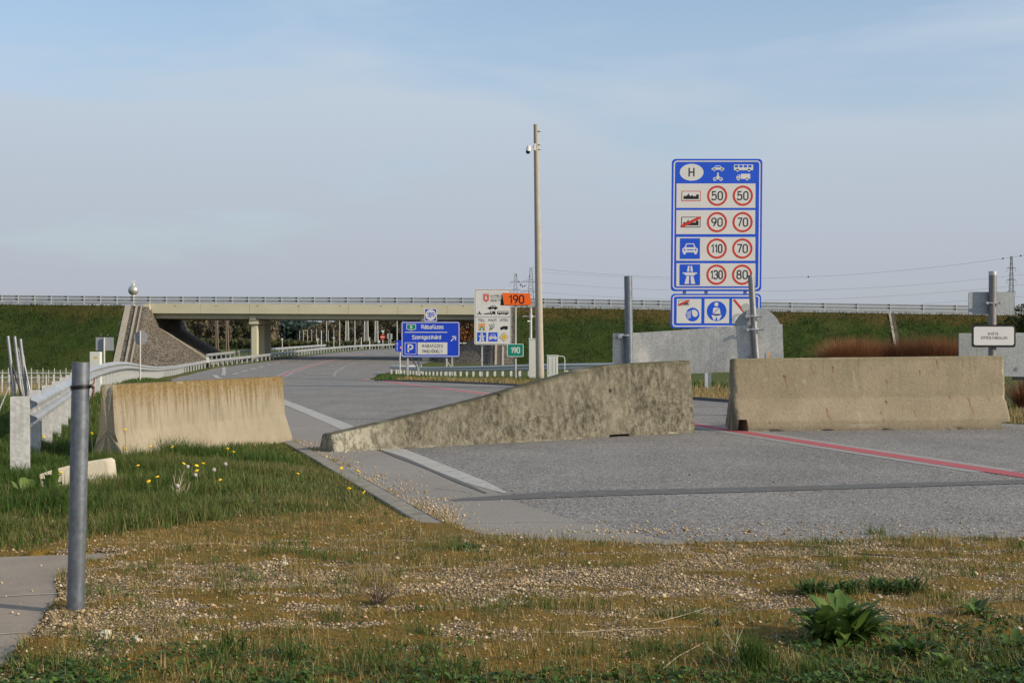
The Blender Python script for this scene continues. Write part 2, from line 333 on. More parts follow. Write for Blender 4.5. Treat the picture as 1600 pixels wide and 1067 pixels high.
GL = {  # glyph: (advance, strokes) centre lines on a cap height of 1; 'c' first marks a closed stroke
 '0': (.72, [['c', (0,0,.25),(.5,0,.25),(.5,1,.25),(0,1,.25)]]),
 '1': (.50, [[(0,.74),(.24,1),(.24,0)]]),
 '3': (.70, [[(.02,.80),(.02,1,.2),(.47,1,.22),(.47,.53,.2),(.17,.53)], [(.2,.53),(.5,.53,.25),(.5,0,.25),(0,0,.24),(0,.2)]]),
 '5': (.72, [[(.46,1),(.06,1),(.03,.50),(.12,.64,.1),(.5,.64,.25),(.5,0,.25),(0,0,.22),(0,.18)]]),
 '7': (.68, [[(0,1),(.5,1),(.17,0)]]),
 '8': (.72, [['c', (.03,.53,.2),(.47,.53,.2),(.47,1,.2),(.03,1,.2)], ['c', (0,0,.25),(.5,0,.25),(.5,.53,.23),(0,.53,.23)]]),
 '9': (.72, [['c', (0,.44,.25),(.5,.44,.25),(.5,1,.25),(0,1,.25)], [(.5,.74),(.5,.48,.2),(.2,0)]]),
 'H': (.74, [[(0,0),(0,1)],[(.5,0),(.5,1)],[(0,.5),(.5,.5)]]),
 'R': (.72, [[(0,0),(0,1),(.48,1,.24),(.48,.47,.24),(0,.47)],[(.24,.47),(.5,0)]]),
 'A': (.76, [[(0,0),(.27,1),(.54,0)],[(.09,.3),(.45,.3)]]), 'Á': (.76, [[(0,0),(.27,1),(.54,0)],[(.09,.3),(.45,.3)],[(.24,1.16),(.36,1.34)]]),
 'B': (.73, [[(0,0),(0,1),(.46,1,.22),(.46,.53,.22),(0,.53)],[(.22,.53),(.5,.53,.25),(.5,0,.25),(0,0)]]),
 'F': (.63, [[(0,0),(0,1),(.44,1)],[(0,.5),(.38,.5)]]),
 'U': (.74, [[(0,1),(0,0,.25),(.5,0,.25),(.5,1)]]), 'Ü': (.74, [[(0,1),(0,0,.25),(.5,0,.25),(.5,1)],[(.12,1.18),(.12,1.3)],[(.38,1.18),(.38,1.3)]]),
 'Ú': (.74, [[(0,1),(0,0,.25),(.5,0,.25),(.5,1)],[(.22,1.16),(.36,1.34)]]),
 'Z': (.70, [[(0,1),(.48,1),(0,0),(.5,0)]]),
 'E': (.66, [[(.45,1),(0,1),(0,0),(.46,0)],[(0,.5),(.4,.5)]]), 'É': (.66, [[(.45,1),(0,1),(0,0),(.46,0)],[(0,.5),(.4,.5)],[(.18,1.16),(.32,1.34)]]),
 'S': (.70, [[(.49,.82),(.49,1,.22),(0,1,.24),(0,.53,.24),(.5,.53,.24),(.5,0,.25),(0,0,.23),(0,.2)]]),
 'P': (.71, [[(0,0),(0,1),(.5,1,.26),(.5,.43,.26),(0,.43)]]),
 'I': (.24, [[(0,0),(0,1)]]), 'Í': (.26, [[(0,0),(0,1)],[(0,1.16),(.12,1.34)]]),
 'N': (.76, [[(0,0),(0,1),(.52,0),(.52,1)]]),
 'O': (.75, [['c', (0,0,.26),(.52,0,.26),(.52,1,.26),(0,1,.26)]]), 'Ő': (.75, [['c', (0,0,.26),(.52,0,.26),(.52,1,.26),(0,1,.26)],[(.1,1.16),(.22,1.34)],[(.34,1.16),(.46,1.34)]]),
 'L': (.62, [[(0,1),(0,0),(.44,0)]]),
 'Y': (.72, [[(0,1),(.26,.46),(.52,1)],[(.26,.46),(.26,0)]]),
 'M': (.90, [[(0,0),(0,1),(.32,.35),(.64,1),(.64,0)]]),
 'T': (.68, [[(0,1),(.52,1)],[(.26,1),(.26,0)]]),
 'C': (.72, [[(.5,.78),(.5,1,.24),(0,1,.26),(0,0,.26),(.5,0,.24),(.5,.22)]]),
 'V': (.72, [[(0,1),(.26,0),(.52,1)]]),
 'G': (.74, [[(.5,.78),(.5,1,.24),(0,1,.26),(0,0,.26),(.5,0,.26),(.5,.48),(.28,.48)]]),
 'D': (.75, [['c', (0,0),(.5,0,.27),(.5,1,.27),(0,1)]]),
 'J': (.60, [[(.36,1),(.36,0,.2),(0,0,.18),(0,.16)]]),
 'K': (.72, [[(0,0),(0,1)],[(.48,1),(.02,.4)],[(.17,.58),(.5,0)]]),
 'a': (.64, [[(.04,.66),(.1,.73,.06),(.42,.73,.18),(.42,0)],[(.42,.42),(0,.42,.18),(0,0,.18),(.42,0,.12),(.42,.2)]]),
 'á': (.64, [[(.04,.66),(.1,.73,.06),(.42,.73,.18),(.42,0)],[(.42,.42),(0,.42,.18),(0,0,.18),(.42,0,.12),(.42,.2)],[(.18,.92),(.32,1.1)]]),
 'b': (.68, [[(0,1),(0,0)],['c', (0,0,.12),(.44,0,.2),(.44,.73,.2),(0,.73,.12)]]),
 'f': (.44, [[(.3,1),(.12,1,.12),(.12,0)],[(0,.72),(.28,.72)]]),
 'ü': (.66, [[(0,.73),(0,0,.2),(.42,0,.16),(.42,.3)],[(.42,.73),(.42,0)],[(.1,.92),(.1,1.03)],[(.32,.92),(.32,1.03)]]),
 'z': (.58, [[(0,.73),(.38,.73),(0,0),(.4,0)]]),
 'e': (.66, [[(0,.36),(.44,.36),(.44,.73,.2),(0,.73,.2),(0,0,.2),(.42,0,.14),(.42,.12)]]),
 's': (.58, [[(.36,.62),(.36,.73,.12),(0,.73,.17),(0,.38,.17),(.38,.38,.17),(.38,0,.18),(0,0,.12),(0,.1)]]),
 'n': (.66, [[(0,0),(0,.73)],[(0,.5),(0,.73,.16),(.42,.73,.2),(.42,0)]]),
 't': (.46, [[(.12,.95),(.12,0,.12),(.3,0)],[(0,.72),(.28,.72)]]),
 'g': (.68, [['c', (0,0,.2),(.44,0,.14),(.44,.73,.14),(0,.73,.2)],[(.44,.7),(.44,-.26,.18),(.02,-.26)]]),
 'o': (.68, [['c', (0,0,.22),(.44,0,.22),(.44,.73,.22),(0,.73,.22)]]),
 'h': (.66, [[(0,0),(0,1)],[(0,.5),(0,.73,.16),(.42,.73,.2),(.42,0)]]),
 'r': (.46, [[(0,0),(0,.73)],[(0,.5),(.04,.73,.14),(.28,.73)]]),
 'd': (.68, [[(.44,1),(.44,0)],['c', (0,0,.2),(.44,0,.12),(.44,.73,.12),(0,.73,.2)]]),
 ',': (.24, [[(.03,.1),(-.03,-.14)]]), ' ': (.4, []),
}
class Face:
    """things drawn on the face of a plate: pixel coordinates, plate at distance Y (its front face), the layers stand proud of it"""
    def __init__(s, Y, lay=.0): s.Y = Y; s.mb = MB(); s.k = 0; s.lay0 = lay; s.lay = lay; s.step = max(.0006, Y * 1.0e-5)
    def up(s): s.lay += s.step; return s
    def _p(s, u, v):
        return Vector(((u - 800) * s.Y / F, s.Y - s.lay, H - (v - HV) * s.Y / F))
    def poly(s, pts, mat, lift=0):
        s.mb.use(mat); n = len(pts); old = s.lay; s.lay += lift
        s.mb.add([s._p(*p) for p in pts], [tuple(range(n))]); s.lay = old; return s
    def rect(s, x0, y0, x1, y1, mat, r=0, lift=0):
        return s.poly(roundpoly([(x0,y0,r),(x1,y0,r),(x1,y1,r),(x0,y1,r)], True) if r else [(x0,y0),(x1,y0),(x1,y1),(x0,y1)], mat, lift)
    def ell(s, cx, cy, rx, ry, mat, n=32, lift=0):
        return s.poly([(cx + rx*math.cos(2*math.pi*i/n), cy + ry*math.sin(2*math.pi*i/n)) for i in range(n)], mat, lift)
    def ring(s, cx, cy, r0, r1, mat, n=40):
        s.mb.use(mat); vs = []
        for i in range(n):
            a = 2*math.pi*i/n
            vs += [s._p(cx + r0*math.cos(a), cy + r0*math.sin(a)), s._p(cx + r1*math.cos(a), cy + r1*math.sin(a))]
        s.mb.add(vs, [(2*i, 2*i+1, (2*i+3) % (2*n), (2*i+2) % (2*n)) for i in range(n)]); return s
    def stroke(s, pts, wd, mat, closed=False):
        s.mb.use(mat); n = len(pts); vs = []
        if closed and n > 2 and math.dist(pts[0], pts[-1]) < 1e-6: pts = pts[:-1]; n -= 1
        # drop doubled points
        q = [pts[0]]
        for p in pts[1:]:
            if math.dist(p, q[-1]) > 1e-4: q.append(p)
        if closed and math.dist(q[0], q[-1]) < 1e-4: q = q[:-1]
        pts = q; n = len(pts)
        if n < 2: return s
        for i in range(n):
            a = pts[i-1] if (closed or i > 0) else None; b = pts[(i+1) % n] if (closed or i < n-1) else None; p = pts[i]
            def nd(q0, q1):
                d = math.dist(q0, q1); return (-(q1[1]-q0[1])/d, (q1[0]-q0[0])/d)
            if a is None: m = nd(p, b); k = 1
            elif b is None: m = nd(a, p); k = 1
            else:
                m1, m2 = nd(a, p), nd(p, b); m = (m1[0]+m2[0], m1[1]+m2[1]); l = math.hypot(*m) or 1e-6
                m = (m[0]/l, m[1]/l); k = min(1.6, 1 / max(.3, m[0]*m1[0] + m[1]*m1[1]))
            h = wd/2*k; vs += [s._p(p[0]+m[0]*h, p[1]+m[1]*h), s._p(p[0]-m[0]*h, p[1]-m[1]*h)]
        m_ = n if closed else n-1
        s.mb.add(vs, [(2*i, 2*i+1, (2*i+3) % (2*n), (2*i+2) % (2*n)) for i in range(m_)]); return s
    def text(s, txt, cx, base, cap, mat, wt=.14, xs=1.0, align='c', sp=0.0):
        tw = sum(GL[c][0] + sp for c in txt) - (.22 + sp); x = cx - tw*cap*xs/2 if align == 'c' else cx
        k = 0; lay = s.lay
        for c in txt:
            adv, st = GL[c]
            for sk_ in st:
                cl = sk_[0] == 'c'; pp = roundpoly(sk_[1:] if cl else sk_, cl)
                s.lay = lay + (k % 3) * s.step * .12; k += 1
                s.stroke([(x + px*cap*xs, base - wt*cap/2 - py*(cap - wt*cap)) for px, py in pp], wt*cap, mat, cl)
            x += (adv + sp)*cap*xs
        s.lay = lay; return s
    def build(s, name, parent): return s.mb.build(name, None, parent, fix=False)
def plate(Y, pts, th, back, parent, name='panel', front=None, bevel=0):
    """plate whose outline is given in photo pixels; its front face lies at distance Y"""
    mb = MB(); ring = [Vector(((u-800)*Y/F, Y, H-(v-HV)*Y/F)) for u, v in pts]
    mb.use(back).prism(ring, (0, th, 0))
    return mb.build(name, None, parent, bevel=bevel)
def rr(x0, y0, x1, y1, r): return roundpoly([(x0,y0,r),(x1,y0,r),(x1,y1,r),(x0,y1,r)], True)
# ------------------------------------------------------------------ materials of the setting
def ground_mat():
    t = Mt('ground'); v = t.co()
    gr = t.attr('grass'); dry = t.attr('dry'); near = t.attr('near')
    big = t.noise(v, .55, 5, .6); mid = t.noise(v, 2.6, 6, .65); fine = t.noise(v, 22, 5, .7)
    # gravel: small pale stones in brown soil
    vo = t.n('ShaderNodeTexVoronoi', {'Vector': v, 'Scale': 62.}); vc = t.n('ShaderNodeSeparateColor', {0: vo.outputs['Color']})
    st = t.mix(vc.outputs[0], (.26, .19, .115), (.46, .35, .22))
    st = t.mix(t.rng(vc.outputs[1], .8, .9), st, (.60, .53, .42))
    st = t.mix(t.rng(vc.outputs[2], .75, .85), st, (.13, .10, .075))
    gap = t.rng(vo.outputs['Distance'], .35, .60)
    gv = t.mix(gap, st, (.10, .07, .04))
    # moss: ochre to olive mats between the stones
    ms = t.mix(t.rng(t.noise(v, 6, 5, .6), .38, .6), (.225, .130, .026), (.135, .105, .024))
    ms = t.mix(t.rng(fine, .35, .65, 0, .6), ms, (.085, .055, .014))
    mm_ = t.math('ADD', t.math('MULTIPLY', t.noise(v, 9, 5, .7), .55), t.math('ADD', t.math('MULTIPLY', fine, .45), t.math('MULTIPLY', t.attr('moss'), .32)))
    mf = t.rng(mm_, .60, .70)
    c1 = t.mix(mf, gv, ms)
    # soil under the grass
    gs = t.mix(t.rng(mid, .35, .65), (.035, .045, .012), (.070, .070, .020))
    gs = t.mix(t.rng(fine, .4, .7, 0, .5), gs, (.09, .07, .03))
    far = t.mix(t.rng(big, .35, .65), (.040, .072, .014), (.075, .085, .022))
    far = t.mix(t.rng(t.noise(v, .9, 6, .7), .5, .72, 0, .8), far, (.13, .10, .04))
    gs = t.mix(near, far, gs)
    dr = t.mix(t.rng(mid, .35, .65), (.15, .115, .055), (.24, .185, .10))
    c = t.mix(gr, c1, gs); c = t.mix(dry, c, dr)
    h = t.math('ADD', t.math('MULTIPLY', t.math('SUBTRACT', 1.0, vo.outputs['Distance']), t.math('SUBTRACT', 1.0, mf)), t.math('MULTIPLY', fine, .9))
    return t.set(color=c, rough=.95, normal=t.bump(h, .8, .02), spec=.12)
def slope_mat():
    t = Mt('embankment grass and stone'); v = t.co(); stn = t.attr('stone'); crest = t.attr('crest')
    n1 = t.noise(t.co((1, 1, 1.2)), .35, 6, .65); n2 = t.noise(t.co((1, 1, 1.6)), 2.0, 6, .72); n3 = t.noise(v, 7, 4, .7)
    g = t.mix(t.rng(n1, .35, .65), (.024, .047, .009), (.047, .081, .014))
    g = t.mix(t.rng(n2, .46, .68), g, (.056, .076, .018))
    g = t.mix(t.rng(n3, .54, .40), g, (.010, .020, .004))
    g = t.mix(t.math('MULTIPLY', t.rng(t.noise(v, .12, 4), .5, .62), .5), g, (.070, .080, .02))
    g = t.mix(t.math('MULTIPLY', crest, t.rng(n2, .35, .6, .35, 1)), g, (.115, .075, .025))
    vo = t.n('ShaderNodeTexVoronoi', {'Vector': v, 'Scale': 4.6}); vc = t.n('ShaderNodeSeparateColor', {0: vo.outputs['Color']})
    s = t.mix(vc.outputs[0], (.185, .16, .135), (.265, .23, .195)); s = t.mix(t.rng(vo.outputs['Distance'], .42, .62), s, (.085, .073, .06))
    s = t.mix(t.rng(n1, .4, .6, 0, .35), s, (.10, .085, .06))
    c = t.mix(stn, g, s)
    hh = t.math('ADD', n2, t.math('MULTIPLY', n3, .6))
    return t.set(color=c, rough=.95, normal=t.bump(hh, .9, .35), spec=.1)
def asphalt_mat():
    t = Mt('worn asphalt'); v = t.co(); sh = t.attr('shoulder'); dk = t.attr('dark')
    big = t.noise(v, .45, 6, .6); mid = t.noise(t.co((1, .25, 1)), 1.3, 5, .6); ag = t.voro(v, 70, out='Color'); agd = t.voro(v, 70)
    sepc = t.n('ShaderNodeSeparateColor', {0: ag})
    a = t.mix(t.rng(big, .35, .65), (.150, .142, .133), (.225, .213, .20))
    a = t.mix(t.rng(t.noise(t.co((1, .35, 1)), .28, 6, .7, .6), .52, .66, 0, .55), a, (.112, .106, .101))
    a = t.mix(t.rng(mid, .45, .72, 0, .55), a, (.105, .10, .098))
    a = t.mix(t.rng(sepc.outputs[0], .5, .95, 0, .9), a, (.34, .32, .30)); a = t.mix(t.rng(sepc.outputs[1], .55, .95, 0, .85), a, (.035, .034, .033))
    a = t.mix(t.rng(sepc.outputs[2], .985, 1.0), a, (.62, .60, .55))
    b = t.mix(t.rng(big, .3, .7), (.195, .178, .160), (.235, .217, .195)); b = t.mix(t.rng(sepc.outputs[0], .5, 1, 0, .35), b, (.27, .255, .235))
    b = t.mix(t.rng(t.voro(t.co((1, 1, 1)), .62, 'DISTANCE_TO_EDGE'), .005, .001, 0, .3), b, (.09, .085, .08))
    c = t.mix(sh, a, b); c = t.mix(dk, c, (.062, .060, .060))
    # longitudinal crack lines
    ck = t.voro(t.n('ShaderNodeVectorMath', {0: v, 1: t.n('ShaderNodeVectorMath', {0: t.n('ShaderNodeTexNoise', {'Vector': v, 'Scale': 1.4, 'Detail': 4.}).outputs['Color'], 'Scale': .9}, operation='SCALE').outputs[0]}, operation='ADD').outputs[0], .16, 'DISTANCE_TO_EDGE')
    c = t.mix(t.rng(ck, .0022, .0008, 0, .5), c, (.045, .043, .042))
    return t.set(color=c, rough=.88, normal=t.bump(agd, .5, .006), spec=.25)
M = {}
M['ground'] = ground_mat(); M['slope'] = slope_mat(); M['asphalt'] = asphalt_mat()
def paint(name, c, wear=.5):
    t = Mt(name); v = t.co(); n = t.noise(v, 7, 6, .7); g = t.voro(v, 80)
    k = t.mix(t.rng(n, .50, .70, 0, wear), c, (.19, .18, .17)); k = t.mix(t.rng(g, .30, .12, 0, wear * .8), k, (.15, .14, .135))
    return t.set(color=k, rough=.8, spec=.2)
M['white_line'] = paint('worn white road paint', (.36, .35, .325), .85)
M['faded_line'] = paint('faded white road paint', (.27, .26, .245), .9)
M['red_line'] = paint('red road paint', (.36, .078, .090), .55)
M['dark_band'] = paint('bitumen seam', (.10, .097, .094), .6)  # darker tone shared by two road strips and the far kerb
M['kerb'] = plain('kerb concrete', (.235, .215, .18), .92, 0, .32, 5, .35, .15)
M['slab'] = plain('pale pavement', (.235, .20, .165), .92, 0, .16, 3.5, .25, .15)
M['slab_line'] = plain('thin pale line', (.36, .32, .28), .9, 0, .2, 20, .1, .15)

# ------------------------------------------------------------------ ground sheet
def grid_mesh(name, xs, ys, zf, mat, attrf=None, mask=None):
    X, Y = np.meshgrid(xs, ys); Z = zf(X, Y); nx, ny = len(xs), len(ys)
    V = np.stack([X, Y, Z], -1).reshape(-1, 3)
    i = (np.arange(ny - 1)[:, None] * nx + np.arange(nx - 1)[None]).ravel()
    Q = np.stack([i, i + 1, i + nx + 1, i + nx], 1)
    if mask is not None:
        cx = V[Q].mean(1); Q = Q[mask(cx[:, 0], cx[:, 1])]
    at = {k: a.ravel() for k, a in attrf(X, Y).items()} if attrf else None
    return fan_mesh(name, V, [Q], mat, at, True)
SLAB = np.array([(-6, 8.80), (-3.15, 8.78), (-2.50, 8.95), (-2.44, 8.78), (-2.60, 8.52), (-2.56, 7.95), (-2.33, 7.30), (-2.30, 7.0), (-2.19, 6.55), (-2.12, 6.15), (-2.06, 5.75), (-2.0, 4.6), (-6, 4.6)])
def in_poly(x, y, P_):
    x = np.asarray(x); y = np.asarray(y); r = np.zeros(x.shape, bool); j = len(P_) - 1
    for i in range(len(P_)):
        xi, yi = P_[i]; xj, yj = P_[j]
        c = ((yi > y) != (yj > y)) & (x < (xj - xi) * (y - yi) / (yj - yi + 1e-12) + xi)
        r ^= c; j = i
    return r
def lawn_w(x, y):
    """1 where the lush grass of the verge grows"""
    n = (fbm(x * .9, y * .9, 0, 21) - .5) * 1.6
    edge = np.interp(x, [-6, -3.1, -2.2, -1.5, -.8, -.2], [9.05, 9.2, 10.6, 11.2, 12.0, 13.5])
    return sstep(-.25, .35, y - edge - n * .5)
def mossf(X, Y):
    n = .40 * fbm(X * .6, Y * 1.6, 0, 31) + .60 * fbm(X * 4.0, Y * 6.5, 0, 33, 5)
    n = n + .20 * sstep(9.3, 10.2, Y) + .14 * sstep(6.5, 5.8, Y) + .10 * sstep(9.0, 9.8, Y) * sstep(0, -2, X) - .10 * sstep(.9, .2, X + 2.3) * sstep(8.5, 7.5, Y) - .03 * sstep(0, .5, X + 1) * sstep(9.5, 8.8, Y) * sstep(7.8, 8.3, Y)
    return sstep(.40, .56, n)
def attrs_ground(X, Y):
    left = sstep(.0, .3, xl(Y) - X - .1); g = lawn_w(X, Y) * left
    rightside = sstep(10.4, 12, Y) * (X > xr(Y) - .3)
    g = np.clip(g + rightside, 0, 1)
    d = ax(Y) - .9 - X
    dry = sstep(3, 7, d) * sstep(30, 60, Y) * sstep(150, 120, Y)
    verge_r = sstep(3.0, .2, X - xr(Y)) * (X > xr(Y) - .3) * sstep(15, 25, Y) * sstep(100, 60, Y)
    dry = np.clip(dry + .75 * verge_r * (fbm(X * .4, Y * .4, 0, 9) > .42), 0, 1)
    moss = mossf(X, Y)
    return dict(grass=g, dry=dry, moss=moss, near=sstep(60, 25, Y))
def z_ground(X, Y):
    z = zterr(X, Y)
    # under the roadway the sheet lies deeper
    ins = np.minimum(X - xl(Y), xr(Y) - X); deep = sstep(.02, .45, ins) * sstep(0.0, .25, Y - front_y(X)) * (Y < 420)
    z = z - .13 * deep
    fore = sstep(10.9, 10.2, Y) * (X > -3)
    z = z + fore * (.030 + .022 * (fbm(X * 2.2, Y * 2.2, 0, 41) - .5) * 2) + (Y < 14) * .012 * (fbm(X * 9, Y * 9, 0, 43) - .5)
    z = z + (Y < 11) * .012 * mossf(X, Y)
    z = np.where(in_poly(X, Y, SLAB) & (Y < 9.3), z - .10, z)
    return z
ys = np.concatenate([[-60, -30, -10, 0, 3, 4.5], np.arange(5, 12, .04), np.arange(12, 22, .12), np.arange(22, 60, .5), np.arange(60, 300, 2), [305, 320, 350, 400, 500, 700, 1000, 1600, 2600, 4500, 8000]])
xs = np.concatenate([[-8000, -4000, -2000, -1000, -500, -300, -200, -140, -100], np.arange(-80, -12, 1.0), np.arange(-12, -5, .25), np.arange(-5, 5.2, .04), np.arange(5.2, 14, .25), np.arange(14, 60, 1.0), [70, 90, 120, 160, 220, 350, 600, 1200, 2500, 5000, 8000]])
gnd = link_mesh('ground', grid_mesh('ground', xs, ys, z_ground, M['ground'], attrs_ground)); tag(gnd, 'mossy gravel and grass ground', kind='structure')

# roadway
ys = np.concatenate([np.arange(9.3, 60, .25), np.arange(60, 400, 1.0)])
def road_mesh():
    us = np.linspace(0, 1, 60); Y = np.repeat(ys[:, None], 60, 1); X = xl(Y) + (xr(Y) - xl(Y)) * us[None]
    # finer across near the left edge
    Z = zroad(X, Y); V = np.stack([X, Y, Z], -1).reshape(-1, 3)
    i = (np.arange(len(ys) - 1)[:, None] * 60 + np.arange(59)[None]).ravel()
    sh = np.zeros(X.shape); dk = sstep(45, 60, Y) * .0
    return fan_mesh('road', V, [np.stack([i, i + 1, i + 61, i + 60], 1)], M['asphalt'], dict(shoulder=sh.ravel(), dark=dk.ravel()), True)
tag(link_mesh('road', road_mesh()), 'worn grey asphalt roadway', kind='structure')
def strip(name, pts, wd, mat, lift=.006, world=False, label=None, attrs=None, wpts=None):
    """a painted or laid strip along points (photo pixels, or world with world=True)"""
    W = [p if world else G(*p) for p in pts]; W = np.array(W, float)
    wl = np.array(wd if isinstance(wd, (list, tuple)) else [wd] * len(W), float)
    d = np.r_[0, np.cumsum(np.hypot(*np.diff(W, axis=0).T))]; n = max(2, int(d[-1] / .35))
    if d[-1] > 60: n = int(d[-1] / 1.0)
    s = np.linspace(0, d[-1], n); X = np.interp(s, d, W[:, 0]); Y = np.interp(s, d, W[:, 1]); wl = np.interp(s, d, wl)
    if len(W) > 2:
        kk = np.ones(7) / 7; X = np.convolve(np.pad(X, 3, mode='reflect', reflect_type='odd'), kk, 'valid'); Y = np.convolve(np.pad(Y, 3, mode='reflect', reflect_type='odd'), kk, 'valid')
    tx, ty = np.gradient(X), np.gradient(Y); l = np.hypot(tx, ty); nx, ny = -ty / l, tx / l
    A = np.stack([X + nx*wl/2, Y + ny*wl/2], 1); B = np.stack([X - nx*wl/2, Y - ny*wl/2], 1)
    V = np.empty((2 * n, 3)); V[0::2, :2] = A; V[1::2, :2] = B; V[:, 2] = zroad(V[:, 0], V[:, 1]) + lift * .4 + np.interp(V[:, 1], [30, 80, 300], [0, .008, .03])
    i = np.arange(n - 1) * 2
    o = link_mesh(name, fan_mesh(name, V, [np.stack([i, i + 1, i + 3, i + 2], 1)], mat, attrs and {k: np.full(2*n, a) for k, a in attrs.items()}))
    return tag(o, label, kind='structure')
# smoother paler shoulder between the kerb and the edge line
def shoulder():
    yy = np.concatenate([np.arange(9.4, 40, .2)]); L = xl(yy) + .02
    R = np.interp(yy, [9.4, 10.5, 11.2, 12.1, 13.4, 17.7, 22.9, 33, 40], [1.2, .55, .28, .0, -.27, -1.42, -2.83, -5.55, -7.6])
    V = np.empty((len(yy) * 2, 3)); V[0::2, 0] = L; V[1::2, 0] = R; V[0::2, 1] = yy; V[1::2, 1] = yy; V[:, 2] = zroad(V[:, 0], V[:, 1]) + .0018
    i = np.arange(len(yy) - 1) * 2
    return fan_mesh('shoulder', V, [np.stack([i, i + 1, i + 3, i + 2], 1)], M['asphalt'], dict(shoulder=np.ones(len(V)), dark=np.zeros(len(V))))
tag(link_mesh('road_shoulder', shoulder()), 'smoother pale strip of asphalt beside the kerb', kind='structure')
strip('road_marking', [(432, 625), (470, 640), (540, 669), (610, 703), (660, 724), (702, 742), (745, 757), (790, 774)], [.30, .30, .30, .30, .30, .28, .22, .05], M['white_line'], .010, label='white edge line wearing away towards its near end')
Yred = [(560, 593.0), (640, 602.8), (760, 617), (900, 636.5), (1090, 666), (1200, 684), (1400, 716), (1560, 740.5), (1640, 753)]
strip('road_marking', Yred[:-1], .62, M['faded_line'], .009, label='white border under the red line')
strip('road_marking', Yred, .28, M['red_line'], .014, label='red centre line')
far_red = [(437, 589.2), (452, 582), (475, 575), (500, 568.2), (533, 560), (575, 552.5)]
strip('road_marking', far_red, .95, M['faded_line'], .012, label='white border under the far red line')
strip('road_marking', far_red, .24, M['red_line'], .03, label='far red centre line')
strip('road_marking', [(521, 589.5), (524, 582), (540, 572), (580, 561), (619, 554.5)], .24, M['faded_line'], .016, label='far white lane line')
strip('road_marking', [(373, 568.5), (405, 562), (440, 557.5), (500, 552.5), (570, 548)], .35, M['white_line'], .016, label='far white edge line')
strip('road_marking', [(349, 587), (350, 580), (349.5, 574)], .35, M['white_line'], .016, label='short white stop bar')
strip('road_marking', [(335, 586.5), (344, 592)], .4, M['white_line'], .016, label='short white slanting bar')
strip('road_marking', [(474, 585), (500, 585.6), (530, 586.4)], 1.1, M['faded_line'], .02, label='far faded crossing line')
strip('road_marking', [(450, 591), (520, 593.2), (600, 596)], .5, M['faded_line'], .02, label='faded line along the joint')
for k, (a, b) in enumerate([((364, 585.5), (372, 583.2)), ((378, 581.5), (386, 579.2)), ((392, 577.6), (399, 575.6)), ((405, 574.2), (412, 572.4)), ((418, 571.2), (424, 569.8)), ((430, 568.6), (436, 567.4)), ((442, 566.2), (448, 565.2)), ((454, 564.2), (460, 563.2)), ((466, 562.2), (472, 561.4)), ((480, 560), (488, 559))]):
    strip('road_marking', [a, b], .38, M['white_line'], .018, label='white dash')
for (u, v) in ((492, 580), (504, 576), (517, 572), (545, 563), (534, 567), (558, 580), (570, 568)):
    strip('road_marking', [(u - 4, v + .3), (u + 4, v - .3)], .45, M['white_line'], .018, label='small white mark')
strip('road_marking', [(650, 595.5), (720, 599.0), (815, 605.5)], .22, M['faded_line'], .01, label='thin white edge line near the far kerb')
strip('road_strip', [(705, 786), (760, 778), (900, 774.5), (1100, 771), (1250, 766.5), (1400, 762), (1640, 755)], [.10, .34, .46, .42, .36, .34, .34], M['dark_band'], .012, label='dark strip across the asphalt')  # darker strip of varying width drawn across the roadway
strip('road_strip', [(585, 703), (625, 717), (672, 737), (716, 756), (760, 775)], [.03, .10, .05, .08, .02], M['dark_band'], .0165, label='dark worn joint beside the edge line')
# kerb bands
def kerb(name, ys_, xf, wd, zt, label, mat='kerb', side=-1):
    mb = MB(); rng_ = random.Random(4)
    y = ys_[0]
    while y < ys_[1]:
        y2 = y + .98; x0, x1 = xf(y), xf(y2); w0 = side * wd; j = rng_.uniform(-.004, .006)
        za, zb = float(zg(y)), float(zg(y2))
        A = [(x0, y, za + zt + j), (x1, y2, zb + zt + j), (x1 + w0, y2, zb + zt + j - .008), (x0 + w0, y, za + zt + j - .008)]
        mb.prism([Vector(p) for p in A], (0, 0, -.16)); y += 1.0
    return tag(mb.build(name, M[mat], None, bevel=.008), label, kind='structure')
kerb('kerb', (9.75, 30.7), lambda y: float(xl(y)) + .0, .15, .030, 'flush concrete kerb between the grass and the asphalt')
kerb('kerb', (26, 64), lambda y: float(xr(y)) - .0, .16, .085, 'low dark kerb of the far traffic island', 'dark_band', 1)
# pavement patch in the corner
me = MB(); me.add([(x, y, .030) for x, y in SLAB], [tuple(range(len(SLAB)))]); me.add([(x, y, -.08) for x, y in SLAB], [])
sl = MB(); sl.prism([Vector((x, y, -.05)) for x, y in SLAB], (0, 0, .085)); tag(sl.build('pavement', M['slab']), 'pale concrete pavement corner', kind='structure')
for v0, v1, u1 in ((943, 939, 96), (1003, 1001, 64)):
    W = [G(-60, v0 + 1.5), G(0, v0), G(u1 * .6, (v0 + v1) / 2 - 1), G(u1, v1)]
    mb = MB(); 
    for a, b in zip(W[:-1], W[1:]): mb.add([(a[0], a[1] - .012, .038), (b[0], b[1] - .012, .038), (b[0], b[1] + .012, .038), (a[0], a[1] + .012, .038)], [(0, 1, 2, 3)])
    tag(mb.build('pavement_joint', M['slab_line'], fix=False), 'thin pale line on the pavement', kind='structure')

